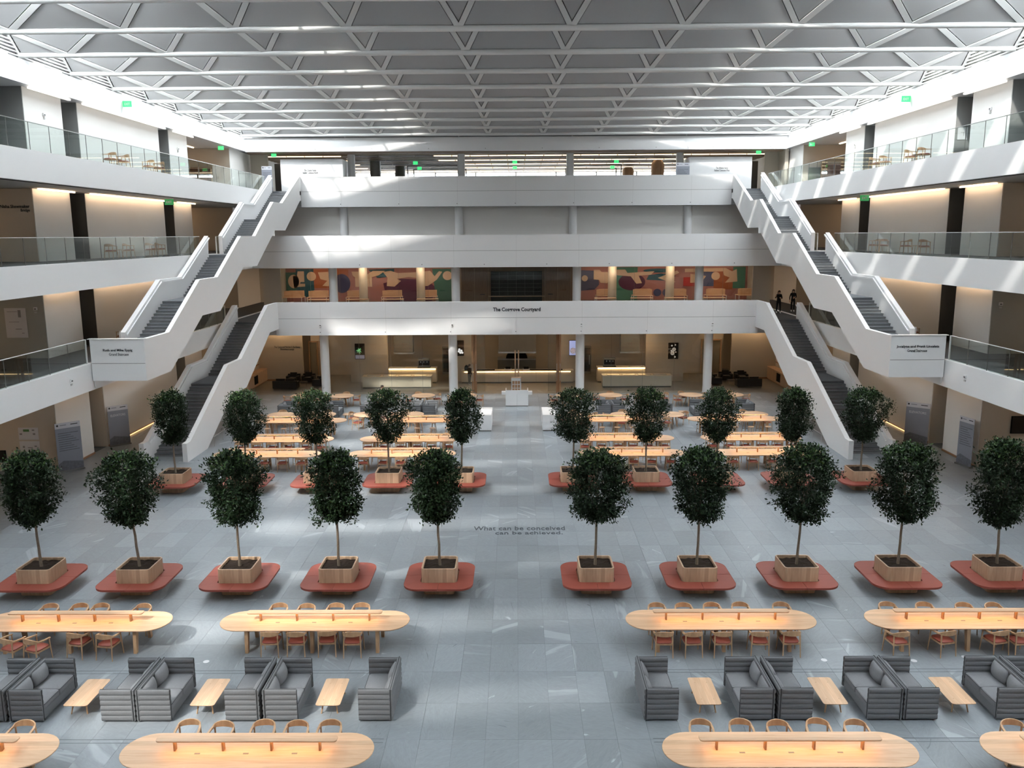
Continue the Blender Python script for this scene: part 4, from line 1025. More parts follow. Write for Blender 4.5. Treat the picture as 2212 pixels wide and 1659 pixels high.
for s, side in ((-1, 'left'), (1, 'right')):
    x0, x1 = sorted((s * 6.6, s * 11.9))
    r = counter('serving_counter', 'low cream serving counter with food wells in the %s half of the cafe' % side, x0, x1, 63.1, 1.0, 0.92, 4)
    for i in range(4): well(r, -2.3 + i * 1.2, -1.3 + i * 1.2, 0.25, 0.75, 0.92)
    x0, x1 = sorted((s * 6.4, s * 10.2))
    r = counter('back_counter', 'raised cream counter behind the serving counter on the %s' % side, x0, x1, 65.3, 0.9, 1.22, 4)
    MB().box(-1.85, 1.85, -0.06, -0.03, 1.13, 1.165).build('strip_light', 'ledcounter', r)
    cm = thing('coffee_machine', 'dark espresso machine on the %s back counter' % side, 'machine', (s * 7.4, 65.7, 1.22))
    MB().box(-0.45, 0.45, -0.25, 0.25, 0.04, 0.16).build('drip_tray', 'greypanel', cm); MB().box(-0.42, 0.42, 0.0, 0.28, 0.16, 0.62).build('body', 'black', cm)
    MB().box(-0.45, 0.45, -0.2, 0.28, 0.58, 0.72).build('cup_rail', 'greypanel', cm)
    for i in range(3): MB().tube((-0.25 + i * 0.25, -0.1, 0.40), (-0.25 + i * 0.25, -0.1, 0.5), 0.04, n=10).build('group_head', 'steel', cm)
    MB().box(-0.5, 0.5, -0.3, 0.3, 0.0, 0.04).build('foot', 'black', cm)
    tr_ = thing('tray', 'pale tray on the %s back counter' % side, 'tray', (s * 9.4, 65.6, 1.22))
    MB().box(-0.5, 0.5, -0.2, 0.2, 0, 0.02).build('base', 'paper', tr_); MB().box(-0.5, 0.5, -0.2, -0.18, 0.02, 0.08).build('rim', 'paper', tr_)
    # partition carrying a screen
    xa, xb = sorted((s * 10.3, s * 13.3))
    pt = MB().box(xa, xb, 65.8, 66.1, 0, 4.48).build('wall_partition_' + side, 'tanwall'); tag(pt, kind='structure')
    hd = thing('extractor_hood', 'grey metal hood over the %s cafe counter' % side, 'hood', (s * 9.1, 66.6, 2.2))
    MB().box(-0.8, 0.8, -0.3, 0.5, 0.0, 0.12).build('rim', 'steel', hd); MB().box(-0.76, 0.76, -0.26, 0.46, 0.12, 2.28).build('duct_casing', 'greypanel', hd)
    # lounge side: wall, alcove with lit doors, long cabinet, black sofas
    xa, xb = sorted((s * 17.35, s * 22.9))
    lw = MB().box(xa, xb, 66.8, 67.0, 0, 4.48).build('wall_lounge_' + side, 'tanwall'); tag(lw, kind='structure')
    MB().box(xa, xb, 66.77, 66.8, 0, 0.12).build('baseboard', 'walnut', lw)
    xa, xb = sorted((s * 13.3, s * 17.35))
    MB().box(xa, xb, 69.6, 69.8, 0, 4.48).build('alcove_wall', 'tanwall', lw)
    dr = thing('door_%d' % (6 if s > 0 else 5), None, None, (s * 16.5, 69.5, 0)); tag(dr, kind='structure')
    for i in range(2):
        fm = MB(); x = -0.62 + i * 0.9
        fm.box(x - 0.4, x - 0.32, -0.05, 0.05, 0, 2.9); fm.box(x + 0.32, x + 0.4, -0.05, 0.05, 0, 2.9); fm.box(x - 0.4, x + 0.4, -0.05, 0.05, 2.8, 2.9)
        fm.build('door_frame', 'oak', dr); MB().box(x - 0.32, x + 0.32, -0.01, 0.01, 0.02, 2.8).build('door_glass', 'cafeglass', dr)
        MB().box(x + 0.26, x + 0.29, -0.09, -0.06, 0.8, 2.2).build('door_handle', 'walnut', dr)
    MB().box(-0.5, 0.5, -0.6, -0.5, 4.44, 4.48).build('door_light', 'ledcafe', dr)
    cb = thing('long_cabinet', 'long oak wall cabinet with dark screen in the %s lounge' % side, 'cabinet', (s * 20.6, 64.4, 0))
    MB().box(-0.3 * s, 0.3 * s, -2.6, 2.4, 0.08, 1.0).build('body', 'oakbox', cb); MB().box(-0.32 * s, 0.3 * s, -2.62, 2.42, 1.0, 1.04).build('top', 'oak', cb)
    MB().box(-0.315 * s, -0.30 * s, -1.0, -0.1, 0.25, 0.9).build('dark_screen', 'black', cb); MB().box(-0.25 * s, 0.3 * s, -2.5, 2.3, 0, 0.08).build('plinth', 'walnut', cb)
    MB().box(s * 20.9, s * 20.95, 61.9, 66.7, 1.35, 1.42).build('picture_rail', 'walnut', lw)
    MB().box(s * 20.95, s * 21.2, 61.8, 66.8, 0, 4.48).build('lounge_side_wall', 'tanwall', lw)
    for j in range(2):
        pc = thing('framed_picture', '%s dark framed picture on the %s lounge side wall' % (('nearer', 'farther')[j], side), 'picture', (s * 20.93, 63.4 + j * 1.5, 2.9))
        MB().box(-0.02, 0.02, -0.4, 0.4, -0.6, 0.6).build('frame', 'black', pc); MB().box(-0.026 * s, -0.02 * s, -0.34, 0.34, -0.54, 0.54).build('print', 'greypanel', pc)
    def black_sofa(x, y, rz, w, lab):
        r = thing('leather_sofa', lab, 'sofa', (x, y, 0), rz, 'black leather lounge seats')
        MB().stack([zs(rrect(w, 0.85, 0.06, 3), 0.12), zs(rrect(w, 0.85, 0.06, 3), 0.40)]).build('base', 'leather', r)
        MB().stack([zs(rrect(w, 0.22, 0.06, 3, 0, 0.315), 0.40), zs(rrect(w, 0.20, 0.06, 3, 0, 0.32), 0.70)]).build('backrest', 'leather', r)
        for sx in (-1, 1): MB().stack([zs(rrect(0.2, 0.85, 0.06, 3, sx * (w / 2 - 0.1)), 0.40), zs(rrect(0.19, 0.84, 0.06, 3, sx * (w / 2 - 0.1)), 0.60)]).build('armrest', 'leather', r)
        nn = max(1, round((w - 0.4) / 0.7)); cw = (w - 0.42) / nn
        for i in range(nn):
            cx = -(w - 0.42) / 2 + cw * (i + 0.5)
            MB().stack([zs(rrect(cw - 0.02, 0.6, 0.06, 3, cx, -0.1), 0.40), zs(rrect(cw - 0.02, 0.6, 0.06, 3, cx, -0.1), 0.48), zs(rrect(cw - 0.1, 0.5, 0.06, 3, cx, -0.1), 0.51)]).build('seat_cushion', 'leather', r)
            MB().stack([zs(rrect(cw - 0.04, 0.16, 0.06, 3, cx, 0.14), 0.5), zs(rrect(cw - 0.04, 0.16, 0.06, 3, cx, 0.16), 0.84)]).build('back_cushion', 'leather', r)
        for sx in (-1, 1):
            for sy in (-1, 1): MB().tube((sx * (w / 2 - 0.06), sy * 0.36, 0), (sx * (w / 2 - 0.06), sy * 0.36, 0.13), 0.02, n=6).build('leg', 'steel', r)
    black_sofa(s * 17.75, 63.0, PI, 1.9, 'black leather sofa seen from behind in the %s lounge' % side)
    black_sofa(s * 15.5, 64.6, -s * PI / 2 + PI, 1.9, 'black leather sofa set sideways by the %s lounge column' % side)
    black_sofa(s * 17.9, 65.7, 0, 1.0, 'black leather armchair nearest the %s lounge wall' % side)
    black_sofa(s * 16.7, 65.8, 0, 1.0, 'black leather armchair beside the %s lounge doorway' % side)
    st = thing('side_table', 'low chrome-framed table among the black %s lounge seats' % side, 'table', (s * 16.75, 63.95, 0))
    MB().box(-0.35, 0.35, -0.35, 0.35, 0.38, 0.41).build('top', 'leather', st)
    for sx in (-1, 1):
        for sy in (-1, 1): MB().tube((sx * 0.33, sy * 0.33, 0), (sx * 0.33, sy * 0.33, 0.38), 0.012, n=6).build('leg', 'steel', st)
lettering('The Cyrus and Norma S. De Haney\nElementary Lounge', bpy.data.objects['wall_lounge_left'], (-18.57, 66.79, 2.66), '-y', 2.1, 0.38, 0.006)
# middle counter of the cafe with what stands on it
r = counter('cafe_counter', 'long cream counter across the middle of the cafe', -4.4, 4.5, 65.2, 0.9, 1.0, 6)
MB().box(-4.2, 4.2, -0.05, -0.03, 0.90, 0.93).build('strip_light', emit('warm_led_counter_mid', (1.0, 0.68, 0.34), 9.0), r)
MB().box(-3.4, -1.8, 0.2, 0.6, 1.0, 1.03).build('dark_inset', 'black', r); MB().box(0.9, 3.6, 0.2, 0.6, 1.0, 1.03).build('dark_inset', 'black', r)
bgp = thing('paper_bag', 'dark rounded bag on the left end of the cafe counter', 'bag', (-4.0, 65.5, 1.0))
MB().stack([zs(rrect(0.32, 0.25, 0.1, 3), 0), zs(rrect(0.36, 0.28, 0.12, 3), 0.18), zs(rrect(0.28, 0.2, 0.09, 3), 0.34), zs(rrect(0.1, 0.08, 0.03, 3), 0.42)]).build('body', 'black', bgp, smooth=0.9)
MB().sweep([(-0.06, 0, 0.4), (-0.05, 0, 0.48), (0.05, 0, 0.48), (0.06, 0, 0.4)], [0.008] * 4, 5).build('handle', 'black', bgp)
for i, (x, lab) in enumerate(((-0.7, 'pale register box on the cafe counter left of the oven'), (0.75, 'pale register box on the cafe counter right of the oven'))):
    q = thing('register', lab, 'register', (x, 65.5, 1.0))
    MB().box(-0.28, 0.28, -0.15, 0.15, 0, 0.1).build('body', 'paper', q); MB().box(-0.2, 0.2, -0.05, -0.03, 0.1, 0.28).build('screen', 'black', q)
ov = thing('pizza_oven', 'dark dome-mouthed oven on the back wall of the cafe', 'oven', (0.0, 69.0, 0))
MB().box(-1.6, 1.6, 0, 1.2, 0, 1.3).build('plinth', 'greypanel', ov); MB().box(-1.6, 1.6, -0.05, 1.2, 1.3, 1.4).build('ledge', 'steel', ov)
arch = [(-0.9, 1.4)] + [(0.9 * math.cos(PI - PI * i / 12), 1.4 + 0.62 * math.sin(PI * i / 12)) for i in range(1, 12)] + [(0.9, 1.4)]
MB().prism(arch, 'y', 0.1, 0.9).build('dome', 'black', ov, smooth=0.6)
hd = thing('extractor_hood', 'wide grey hood panel above the middle of the cafe', 'hood', (0.05, 67.6, 2.1))
MB().box(-1.55, 1.55, -0.3, 0.6, 0, 0.12).build('rim', 'steel', hd); MB().box(-1.52, 1.52, -0.27, 0.57, 0.12, 2.38).build('duct_casing', 'greypanel', hd)
for s, side in ((-1, 'left'), (1, 'right')):
    fg = thing('tall_fridge', 'dark glass-door fridge on the %s of the cafe back wall' % side, 'fridge', (s * 5.7, 69.6, 0))
    MB().box(-0.6, 0.6, 0, 0.8, 0, 2.3).build('body', 'greypanel', fg); MB().box(-0.52, 0.52, -0.02, 0, 0.2, 2.2).build('door', 'black', fg); MB().box(0.40, 0.44, -0.06, -0.02, 0.8, 1.6).build('handle', 'steel', fg)
    MB().box(s * 3.3, s * 5.0, 66.0, 66.3, 0, 4.48).build('wall_pier_' + side, 'tanwall', tag(bpy.data.objects['wall_partition_' + side]))
# menu screens
def screen(x, z, w, h, y, label, kind):
    r = thing('menu_screen', label, 'screen', (x, y, z))
    MB().box(-w / 2, w / 2, 0, 0.05, -h / 2, h / 2).build('frame', 'black', r)
    m = MB()
    if kind == 'green':
        m2 = MB()
        for i in range(16):
            a = 2 * PI * i / 16 + 0.2; L = 0.14 + 0.14 * ((i * 7) % 5) / 4
            m2.add([(-0.06, -0.006, 0.05), (-0.06 + L * math.cos(a) + 0.02, -0.006, 0.05 + L * math.sin(a)), (-0.06 + L * 0.6 * math.cos(a + 0.3), -0.006, 0.05 + L * 0.6 * math.sin(a + 0.3))], [(0, 1, 2)])
        m2.build('picture', emit('screen_green', (0.03, 0.55, 0.16), 0.8), r); m.box(-w / 2 + .03, w / 2 - .03, -0.004, 0, -h / 2 + .04, -h / 2 + .34); m.build('picture', emit('screen_navy', (0.02, 0.035, 0.10), 0.8), r)
    elif kind == 'roses':
        for cx, cz in ((-0.08, -0.1), (0.08, -0.2), (-0.12, -0.25), (0.0, -0.36), (0.16, -0.36)): m.add([(cx + 0.09 * math.cos(2 * PI * i / 10), -0.006, cz + 0.09 * math.sin(2 * PI * i / 10)) for i in range(10)], [tuple(range(10))])
        m.build('picture', emit('screen_white', (0.75, 0.78, 0.82), 0.8), r)
    elif kind == 'blue':
        m.box(-w / 2 + .03, w / 2 - .03, -0.004, 0, -h / 2 + .04, h / 2 - .04); m.build('picture', emit('screen_blue', (0.16, 0.24, 0.55), 1.0), r)
        m2 = MB().add([(0.24 * math.cos(2 * PI * i / 20), -0.007, -0.22 + 0.24 * math.sin(2 * PI * i / 20)) for i in range(20)], [tuple(range(20))]); m2.build('picture', emit('screen_dark', (0.02, 0.02, 0.06), 0.8), r)
        m3 = MB()
        for i in range(12):
            a = i * 2.4; q = 0.05 + 0.014 * i; m3.add([(q * math.cos(a) + 0.035 * math.cos(2 * PI * k / 6), -0.009, -0.22 + q * math.sin(a) + 0.035 * math.sin(2 * PI * k / 6)) for k in range(6)], [tuple(range(6))])
        m3.build('picture', emit('screen_pink', (0.7, 0.55, 0.65), 0.8), r)
    else:
        for cx, cz, q in ((0.05, 0.12, 0.15), (-0.06, -0.18, 0.16), (-0.12, 0.42, 0.07), (0.15, 0.48, 0.06), (0.14, -0.48, 0.07), (-0.15, 0.02, 0.06), (0.2, -0.1, .05)): m.add([(cx + q * math.cos(2 * PI * i / 14), -0.006, cz + q * math.sin(2 * PI * i / 14)) for i in range(14)], [tuple(range(14))])
        m.build('picture', emit('screen_plates', (0.45, 0.40, 0.36), 0.5), r)
        m2 = MB()
        for cx, cz, q in ((0.05, 0.12, 0.09), (-0.06, -0.18, 0.10)): m2.add([(cx + q * math.cos(2 * PI * i / 10), -0.008, cz + q * math.sin(2 * PI * i / 10)) for i in range(10)], [tuple(range(10))])
        m2.build('picture', emit('screen_food', (0.06, 0.035, 0.03), 0.5), r)
screen(-12.5, 2.52, 0.78, 1.26, 65.74, 'screen with green plant on dark ground in the left of the cafe', 'green')
screen(-4.5, 2.72, 0.58, 1.24, 65.93, 'dark screen with white flowers beside the inner left column', 'roses')
screen(4.5, 2.70, 0.66, 1.24, 65.93, 'blue screen with bowl of berries behind the inner right column', 'blue')
screen(12.45, 2.45, 0.80, 1.30, 65.74, 'dark screen with round plates in the right of the cafe', 'plates')
# warm lamps in the cafe ceiling
lm = {}
for L in (1.6, 2.4): lm[L] = MB().box(-L / 2, L / 2, -0.06, 0.06, -0.04, 0).mesh('cafe_lamp', 'ledcafe')
for s in (-1, 1):
    for i, (x, y, L) in enumerate(((9.2, 62.9, 2.4), (9.2, 64.9, 2.4), (2.0, 64.9, 2.4), (5.5, 67.6, 1.6), (16.8, 66.3, 1.6), (12.0, 68.2, 1.6), (19.2, 66.3, 1.6))):
        o = ob('ceiling_lamp', lm[L], None, (s * x, y, 4.49)); tag(o, '%s linear lamp of the cafe ceiling from the aisle on the %s' % (ORDS[i], 'left' if s < 0 else 'right'), 'lamp', 'linear lamps of the cafe')

# ------------------------------------------------------------------ second floor reading room with mural
liblamp = MB().box(-1.2, 1.2, -0.05, 0.05, -0.03, 0).mesh('reading_lamp', 'ledlib')
w3 = MB().box(-18.5, 18.5, 65.75, 65.82, 9.12, 9.2).build('window_3', 'greypanel'); tag(w3, kind='structure')
pm = MB().box(0.008, 2.30, 65.78, 65.795, 5.77, 9.12).mesh('pane', 'cafeglass')
for i in range(16):
    x = -18.5 + i * 2.3125; ob('pane', pm, w3, (x, 0, 0)); MB().box(x - 0.005, x + 0.005, 65.77, 65.80, 5.77, 9.12).build('pane_joint', 'greypanel', w3)
def flat(c, name, pts, mat, parent, y, th=0.03): return MB().prism(pts, 'y', y - th, y).build(name, mat, parent)
cc = {}
def col(nm, rgb):
    if nm not in cc: cc[nm] = plain('mural_' + nm, rgb, 0.7, 0.2, 0.03, 2)
    return cc[nm]
ell = lambda cx, cz, rx, rz, n=22, a0=0, a1=2 * PI: [(cx + rx * math.cos(a0 + (a1 - a0) * i / n), cz + rz * math.sin(a0 + (a1 - a0) * i / n)) for i in range(n)]
CREAM = (0.52, 0.37, 0.27)
def px_pts(l):                                        # mural drawn on its own wall plane (x across, z up)
    return l
for s, side in ((-1, 'left'), (1, 'right')):
    mu = thing('mural', 'wall mural of cream shapes on coloured fields in the %s reading room' % side, 'mural', (0, 0, 0))
    x0, x1 = sorted((s * 5.2, s * 20.6))
    MB().box(x0, x1, 74.9, 74.99, 5.8, 8.75).build('mural_ground', col('rose', (0.30, 0.13, 0.12)), mu)
    Y = 74.9
    if s < 0:
        F = [('teal', (0.02, 0.07, 0.10), [(-19.7, 6.2), (-18.1, 6.2), (-18.1, 8.7), (-19.7, 8.7)]), ('green', (0.05, 0.13, 0.11), [(-20.6, 6.2), (-19.7, 6.2), (-19.7, 8.4), (-20.6, 8.4)]), ('rust', (0.28, 0.08, 0.035), [(-18.1, 7.0), (-15.0, 7.0), (-15.0, 8.65), (-18.1, 8.65)]),
             ('navy', (0.03, 0.03, 0.09), ell(-15.6, 7.4, 0.75, 0.85)), ('plum', (0.08, 0.02, 0.05), [(-11.6, 5.8), (-7.6, 5.8), (-7.2, 7.0), (-8.0, 7.7), (-10.3, 7.8), (-11.9, 7.4)]), ('green', (0.05, 0.13, 0.11), [(-7.2, 5.8), (-5.3, 5.8), (-5.3, 8.65), (-7.5, 8.65)]), ('teal', (0.02, 0.07, 0.10), [(-12.4, 7.9), (-10.9, 8.0), (-10.9, 8.7), (-13.2, 8.6)])]
        S = [ell(-19.9, 7.6, 0.5, 0.6), [(-19.9, 7.1), (-18.9, 7.15), (-18.9, 7.4), (-19.35, 7.4), (-19.3, 7.55), (-18.95, 7.55), (-18.95, 8.5), (-19.5, 8.5), (-19.6, 8.1), (-19.95, 8.1)], ell(-18.3, 8.05, 0.42, 0.40), [(-17.7, 8.4), (-16.6, 8.45), (-16.4, 8.2), (-16.4, 7.15), (-17.35, 7.2), (-16.9, 7.65), (-17.5, 7.8)],
             [(-14.7, 8.45), (-13.7, 8.45), (-13.3, 8.2), (-12.8, 8.5), (-11.7, 8.5), (-12.3, 8.1), (-12.9, 7.95), (-12.9, 7.1), (-14.4, 7.1), (-14.4, 7.95), (-14.6, 8.1)], [(-11.9, 8.4), (-11.2, 8.5), (-10.6, 8.3), (-9.2, 8.35), (-8.5, 8.4), (-7.7, 8.5), (-7.3, 8.0), (-6.9, 8.45), (-6.6, 8.4), (-7.1, 7.7), (-7.9, 7.15), (-8.6, 7.1), (-8.4, 7.8), (-9.6, 7.95), (-10.7, 7.8), (-10.3, 7.6), (-10.9, 7.1), (-11.6, 7.15), (-11.5, 7.9)], ell(-6.15, 8.05, 0.42, 0.40)]
    else:
        F = [('slate', (0.06, 0.06, 0.11), [(5.3, 6.6), (7.0, 6.75), (7.4, 7.2), (7.2, 8.4), (5.3, 8.5)]), ('jade', (0.05, 0.16, 0.12), [(8.2, 5.8), (10.8, 5.8), (10.8, 8.7), (8.2, 8.7)]), ('plum', (0.08, 0.02, 0.05), ell(10.3, 7.4, 1.2, 0.75)), ('teal', (0.015, 0.06, 0.08), ell(12.6, 8.4, 1.3, 0.18)), ('teal', (0.015, 0.06, 0.08), [(11.6, 7.6), (13.4, 7.5), (14.2, 7.9), (12.9, 8.15), (11.8, 8.0)]),
             ('crimson', (0.35, 0.02, 0.02), [(14.9, 7.0), (16.8, 7.0), (16.8, 7.8), (14.9, 7.8)]), ('indigo', (0.07, 0.08, 0.16), [(16.4, 7.0), (17.6, 7.0), (17.6, 8.25), (16.6, 8.3)]), ('rust', (0.26, 0.07, 0.03), [(17.6, 6.7), (19.3, 6.7), (19.3, 8.5), (17.6, 8.5)]), ('jade', (0.05, 0.16, 0.12), [(19.3, 6.8), (20.4, 6.8), (20.4, 8.7), (19.3, 8.7)]), ('navy', (0.02, 0.02, 0.05), ell(12.6, 6.45, 0.35, 0.33)), ('navy', (0.02, 0.02, 0.05), ell(13.4, 6.45, 0.35, 0.33))]
        S = [ell(6.1, 7.75, 0.27, 0.27), ell(8.7, 7.7, 0.23, 0.23), [(6.9, 8.5), (7.4, 8.5), (7.6, 8.3), (8.1, 8.3), (8.5, 8.0), (8.3, 7.7), (8.1, 7.3), (7.5, 7.35), (7.4, 7.6), (6.9, 7.65)], [(8.5, 8.5), (9.7, 8.5), (9.9, 8.2), (12.3, 8.35), (12.0, 8.05), (10.9, 7.95), (11.2, 7.3), (10.7, 7.25), (10.2, 7.9), (9.0, 8.0)], [(12.6, 7.75), (14.3, 8.4), (14.5, 8.2), (13.5, 7.75), (14.2, 7.4), (13.9, 7.3)],
             [(15.0, 8.55), (18.6, 8.6), (19.2, 8.3), (19.6, 8.5), (19.7, 7.4), (18.6, 7.3), (19.0, 7.75), (18.5, 7.95), (18.4, 8.3), (15.0, 8.25)], [(15.5, 8.1), (16.6, 7.95), (16.9, 7.9), (16.5, 7.35), (15.5, 7.3)], ell(17.75, 7.9, 0.38, 0.36)]
    for nm, rgb, pts in F: flat(0, 'colour_field', pts, col(nm, rgb), mu, Y - 0.002 * F.index((nm, rgb, pts)))
    for pts in S: flat(0, 'cream_shape', pts, col('cream', CREAM), mu, Y - 0.05)
# timber core between the murals with a dark book wall
core = MB().box(-4.6, 4.6, 69.0, 69.3, LV[1], CE[1]).build('wall_core', 'walnut'); tag(core, kind='structure')
for x in (-4.55, -3.45, -2.3, 2.35, 3.4, 4.5): MB().box(x - 0.02, x + 0.02, 68.97, 69.0, LV[1], 8.9).build('panel_batten', 'oak2', core)
for s in (-1, 1): MB().box(s * 2.6, s * 3.0, 68.93, 68.97, 6.75, 6.80).build('door_handle', 'black', core)
bc = thing('bookcase', 'dark book wall with a pale sill in the middle of the second floor', 'bookcase', (0, 68.7, LV[1]))
MB().box(-2.1, 2.1, 0.0, 0.28, 0, 2.9).build('back', 'black', bc)
for i in range(6): MB().box(-2.05, 2.05, -0.02, 0.0, 0.95 + i * 0.32, 0.97 + i * 0.32).build('shelf', 'greypanel', bc)
for x in (-1.4, -0.7, 0.0, 0.7, 1.4): MB().box(x - 0.01, x + 0.01, -0.02, 0.0, 0.95, 2.85).build('upright', 'greypanel', bc)
MB().box(-2.3, 2.3, -0.3, 0.0, 0.86, 0.92).build('sill', 'oak', bc)
# reading desks with low screens
def desk_kit(w, d, scr):
    k = [('desk_top', MB().box(-w / 2, w / 2, -d / 2, d / 2, 0.70, 0.74).mesh('desk_top', 'oak'), None)]
    for sx in (-1, 1):
        for sy in (-1, 1): k.append(('leg', MB().box(sx * (w / 2 - 0.04) - 0.025, sx * (w / 2 - 0.04) + 0.025, sy * (d / 2 - 0.06) - 0.025, sy * (d / 2 - 0.06) + 0.025, 0, 0.70).mesh('leg', 'paper'), None))
    if scr:
        for i in range(3): k.append(('privacy_screen', MB().box(-w / 2 + 0.05 + 0.14 * i, w / 2 - 0.03 - 0.02 * i, -0.1 + 0.32 * i, -0.06 + 0.32 * i, 0.74, 1.24).mesh('privacy_screen', 'oak'), None))
    return k
KD1, KD0 = desk_kit(1.7, 1.3, True), desk_kit(1.75, 0.9, False)
for s, side, xs in ((-1, 'left', (-19.0, -16.9, -13.6, -10.6, -7.6)), (1, 'right', (7.6, 10.7, 13.6, 16.9, 19.6))):
    for i, x in enumerate(xs): place(KD1, 'study_desk', 'oak study desk with upright screens, %s from left in the %s reading room' % (ORDS[i], side), 'desk', (x, 71.2, LV[1]), 0, 'study desks with screens')
    for i, x in enumerate([x * 0.955 for x in xs[(1 if s < 0 else 0):(5 if s < 0 else 4)]]): place(KD0, 'study_table', 'bare oak table before the study desks, %s from left in the %s reading room' % (ORDS[i], side), 'table', (x, 68.2, LV[1]), 0, 'bare tables of the reading rooms')
    for i, x in enumerate((8.0, 12.8)):
        c = MB().lathe([(0.36, LV[1]), (0.36, CE[1])], 24).build('column', 'tanwall', None, smooth=0.6, loc=(s * x, 70.0, 0)); tag(c, 'tan round column inside the %s reading room, %s the aisle' % (side, ('nearer', 'farther from')[i]), 'column', 'columns inside the reading rooms')
    for i, (x, y) in enumerate(((7.5, 69.0), (12.5, 69.0), (17.5, 69.0), (7.5, 72.6), (12.5, 72.6), (17.5, 72.6))):  # rear row is added to brighten the mural
        o = ob('ceiling_lamp', liblamp, None, (s * x, y, 9.20)); tag(o, '%s linear lamp from the aisle in the %s row of the %s reading room' % (ORDS[i % 3], 'front' if i < 3 else 'rear', side), 'lamp', 'lamps of the reading rooms')
    xa, xb = sorted((s * 18.5, s * 19.9)); MB().box(xa, xb, 65.7, 65.9, LV[1], CE[1]).build('glazing_end_wall', 'tanwall', w3)

# ------------------------------------------------------------------ top floor: banners, bookcases, art
def banner(p0, p1, h, label, kind):
    """roll-up banner between two floor points"""
    a, b = Vector(p0), Vector(p1); w = (b - a).length; rz = math.atan2(b.y - a.y, b.x - a.x)
    r = thing('roll_up_banner', label, 'banner', p0, rz)
    MB().box(-0.02, w + 0.02, -0.10, 0.12, 0, 0.07).build('cassette_foot', 'greypanel', r)
    MB().box(0, w, -0.008, 0.008, 0.07, h).build('sheet', 'banner', r)
    MB().box(0, w, -0.011, -0.008, h - 0.28, h).build('header', 'bannertop', r)
    MB().add([(0, -0.012, 0.07), (w, -0.012, 0.07), (w, -0.012, 0.42), (w * 0.6, -0.012, 0.50), (w * 0.22, -0.012, 0.58), (0, -0.012, 0.40)], [tuple(range(6))]).build('building_print', 'bannerpic', r)
    MB().lathe([(0.05, 0), (0.05, 0.004)], 12).build('emblem', 'ink', r, loc=(0.12, -0.012, h - 0.12)).rotation_euler = (PI / 2, 0, 0)
    for x0, x1 in ((0.2, 0.45), (0.62, 0.9)): MB().box(x0 * w, x1 * w, -0.013, -0.011, h - 0.14, h - 0.10).build('print_line', 'ink' if x0 > .5 else 'banner', r)
    if kind == 'text':
        for i in range(9): MB().box(0.1 * w, (0.9 - 0.1 * ((i * 3) % 4)) * w, -0.011, -0.008, h - 0.55 - i * 0.11, h - 0.51 - i * 0.11).build('print_line', 'bannerpic', r)
    else:
        lettering(kind, r, (w / 2, -0.012, h - 0.55), '-y', w * 0.72, 0.13, 0.01, 'bannertop')
banner((-22.92, 40.15, 0), (-22.10, 41.0, 0), 2.5, 'grey-blue text banner standing at the left ground floor wall, nearer one', 'text')
banner((-22.85, 45.35, 0), (-22.05, 46.1, 0), 2.3, 'grey-blue banner at the left wall recess on the ground floor, farther one', 'ELEVATORS')
banner((21.85, 45.9, 0), (22.78, 45.1, 0), 2.3, 'grey-blue banner at the right wall recess on the ground floor', 'ELEVATORS')
banner((22.42, 41.3, 0), (22.62, 40.3, 0), 2.5, 'narrow-looking text banner by the right ground floor wall', 'text')
banner((-20.9, 70.4, LV[3]), (-20.05, 70.4, LV[3]), 2.1, 'grey-blue banner at the head of the left upper stair', 'text')
banner((13.3, 71.2, LV[3]), (14.4, 71.2, LV[3]), 2.25, 'grey-blue banner beside the right name wall on the top floor', 'text')
for s, side in ((-1, 'left'), (1, 'right')):
    bk = thing('bookcase', 'oak bookcase on the far side of the %s top floor opening' % side, 'bookcase', (s * 26.0, 68.5, LV[3]))
    MB().box(-1.6, 1.6, 0.25, 0.3, 0, 1.9).build('back', 'walnut', bk)
    for i in range(5): MB().box(-1.6, 1.6, 0, 0.27, 0.1 + i * 0.43, 0.13 + i * 0.43).build('shelf', 'oak', bk)
    for x in (-1.6, -0.55, 0.55, 1.56): MB().box(x, x + 0.04, 0, 0.27, 0, 1.9).build('upright', 'oak2', bk)
    bn = thing('window_bench', 'long low oak bench with pale top in the %s top floor opening' % side, 'bench', (s * 23.6, 64.6, LV[3]))
    MB().box(-0.3, 0.3, -3.9, 3.7, 0.36, 0.44).build('top', 'oak', bn)
    for yy in (-3.6, 0, 3.4): MB().box(-0.25, 0.25, yy - 0.1, yy + 0.1, 0, 0.36).build('support', 'greypanel', bn)
    ob('linear_light', led_mesh(6, 'ledcove'), SIDE[s], (s * 25.5, 62.0, CE[3] - 0.01))
art = thing('wall_art', 'green and dark leafy picture in the right top floor opening', 'picture', (24.0, 68.9, 16.1))
MB().box(-0.55, 0.55, 0, 0.04, -0.7, 0.7).build('frame', 'greypanel', art)
MB().box(-0.5, 0.5, -0.01, 0, -0.66, 0.66).build('print', plain('leafy_print', (0.06, 0.09, 0.05), 0.6, 0.2, 0.8, 9), art)

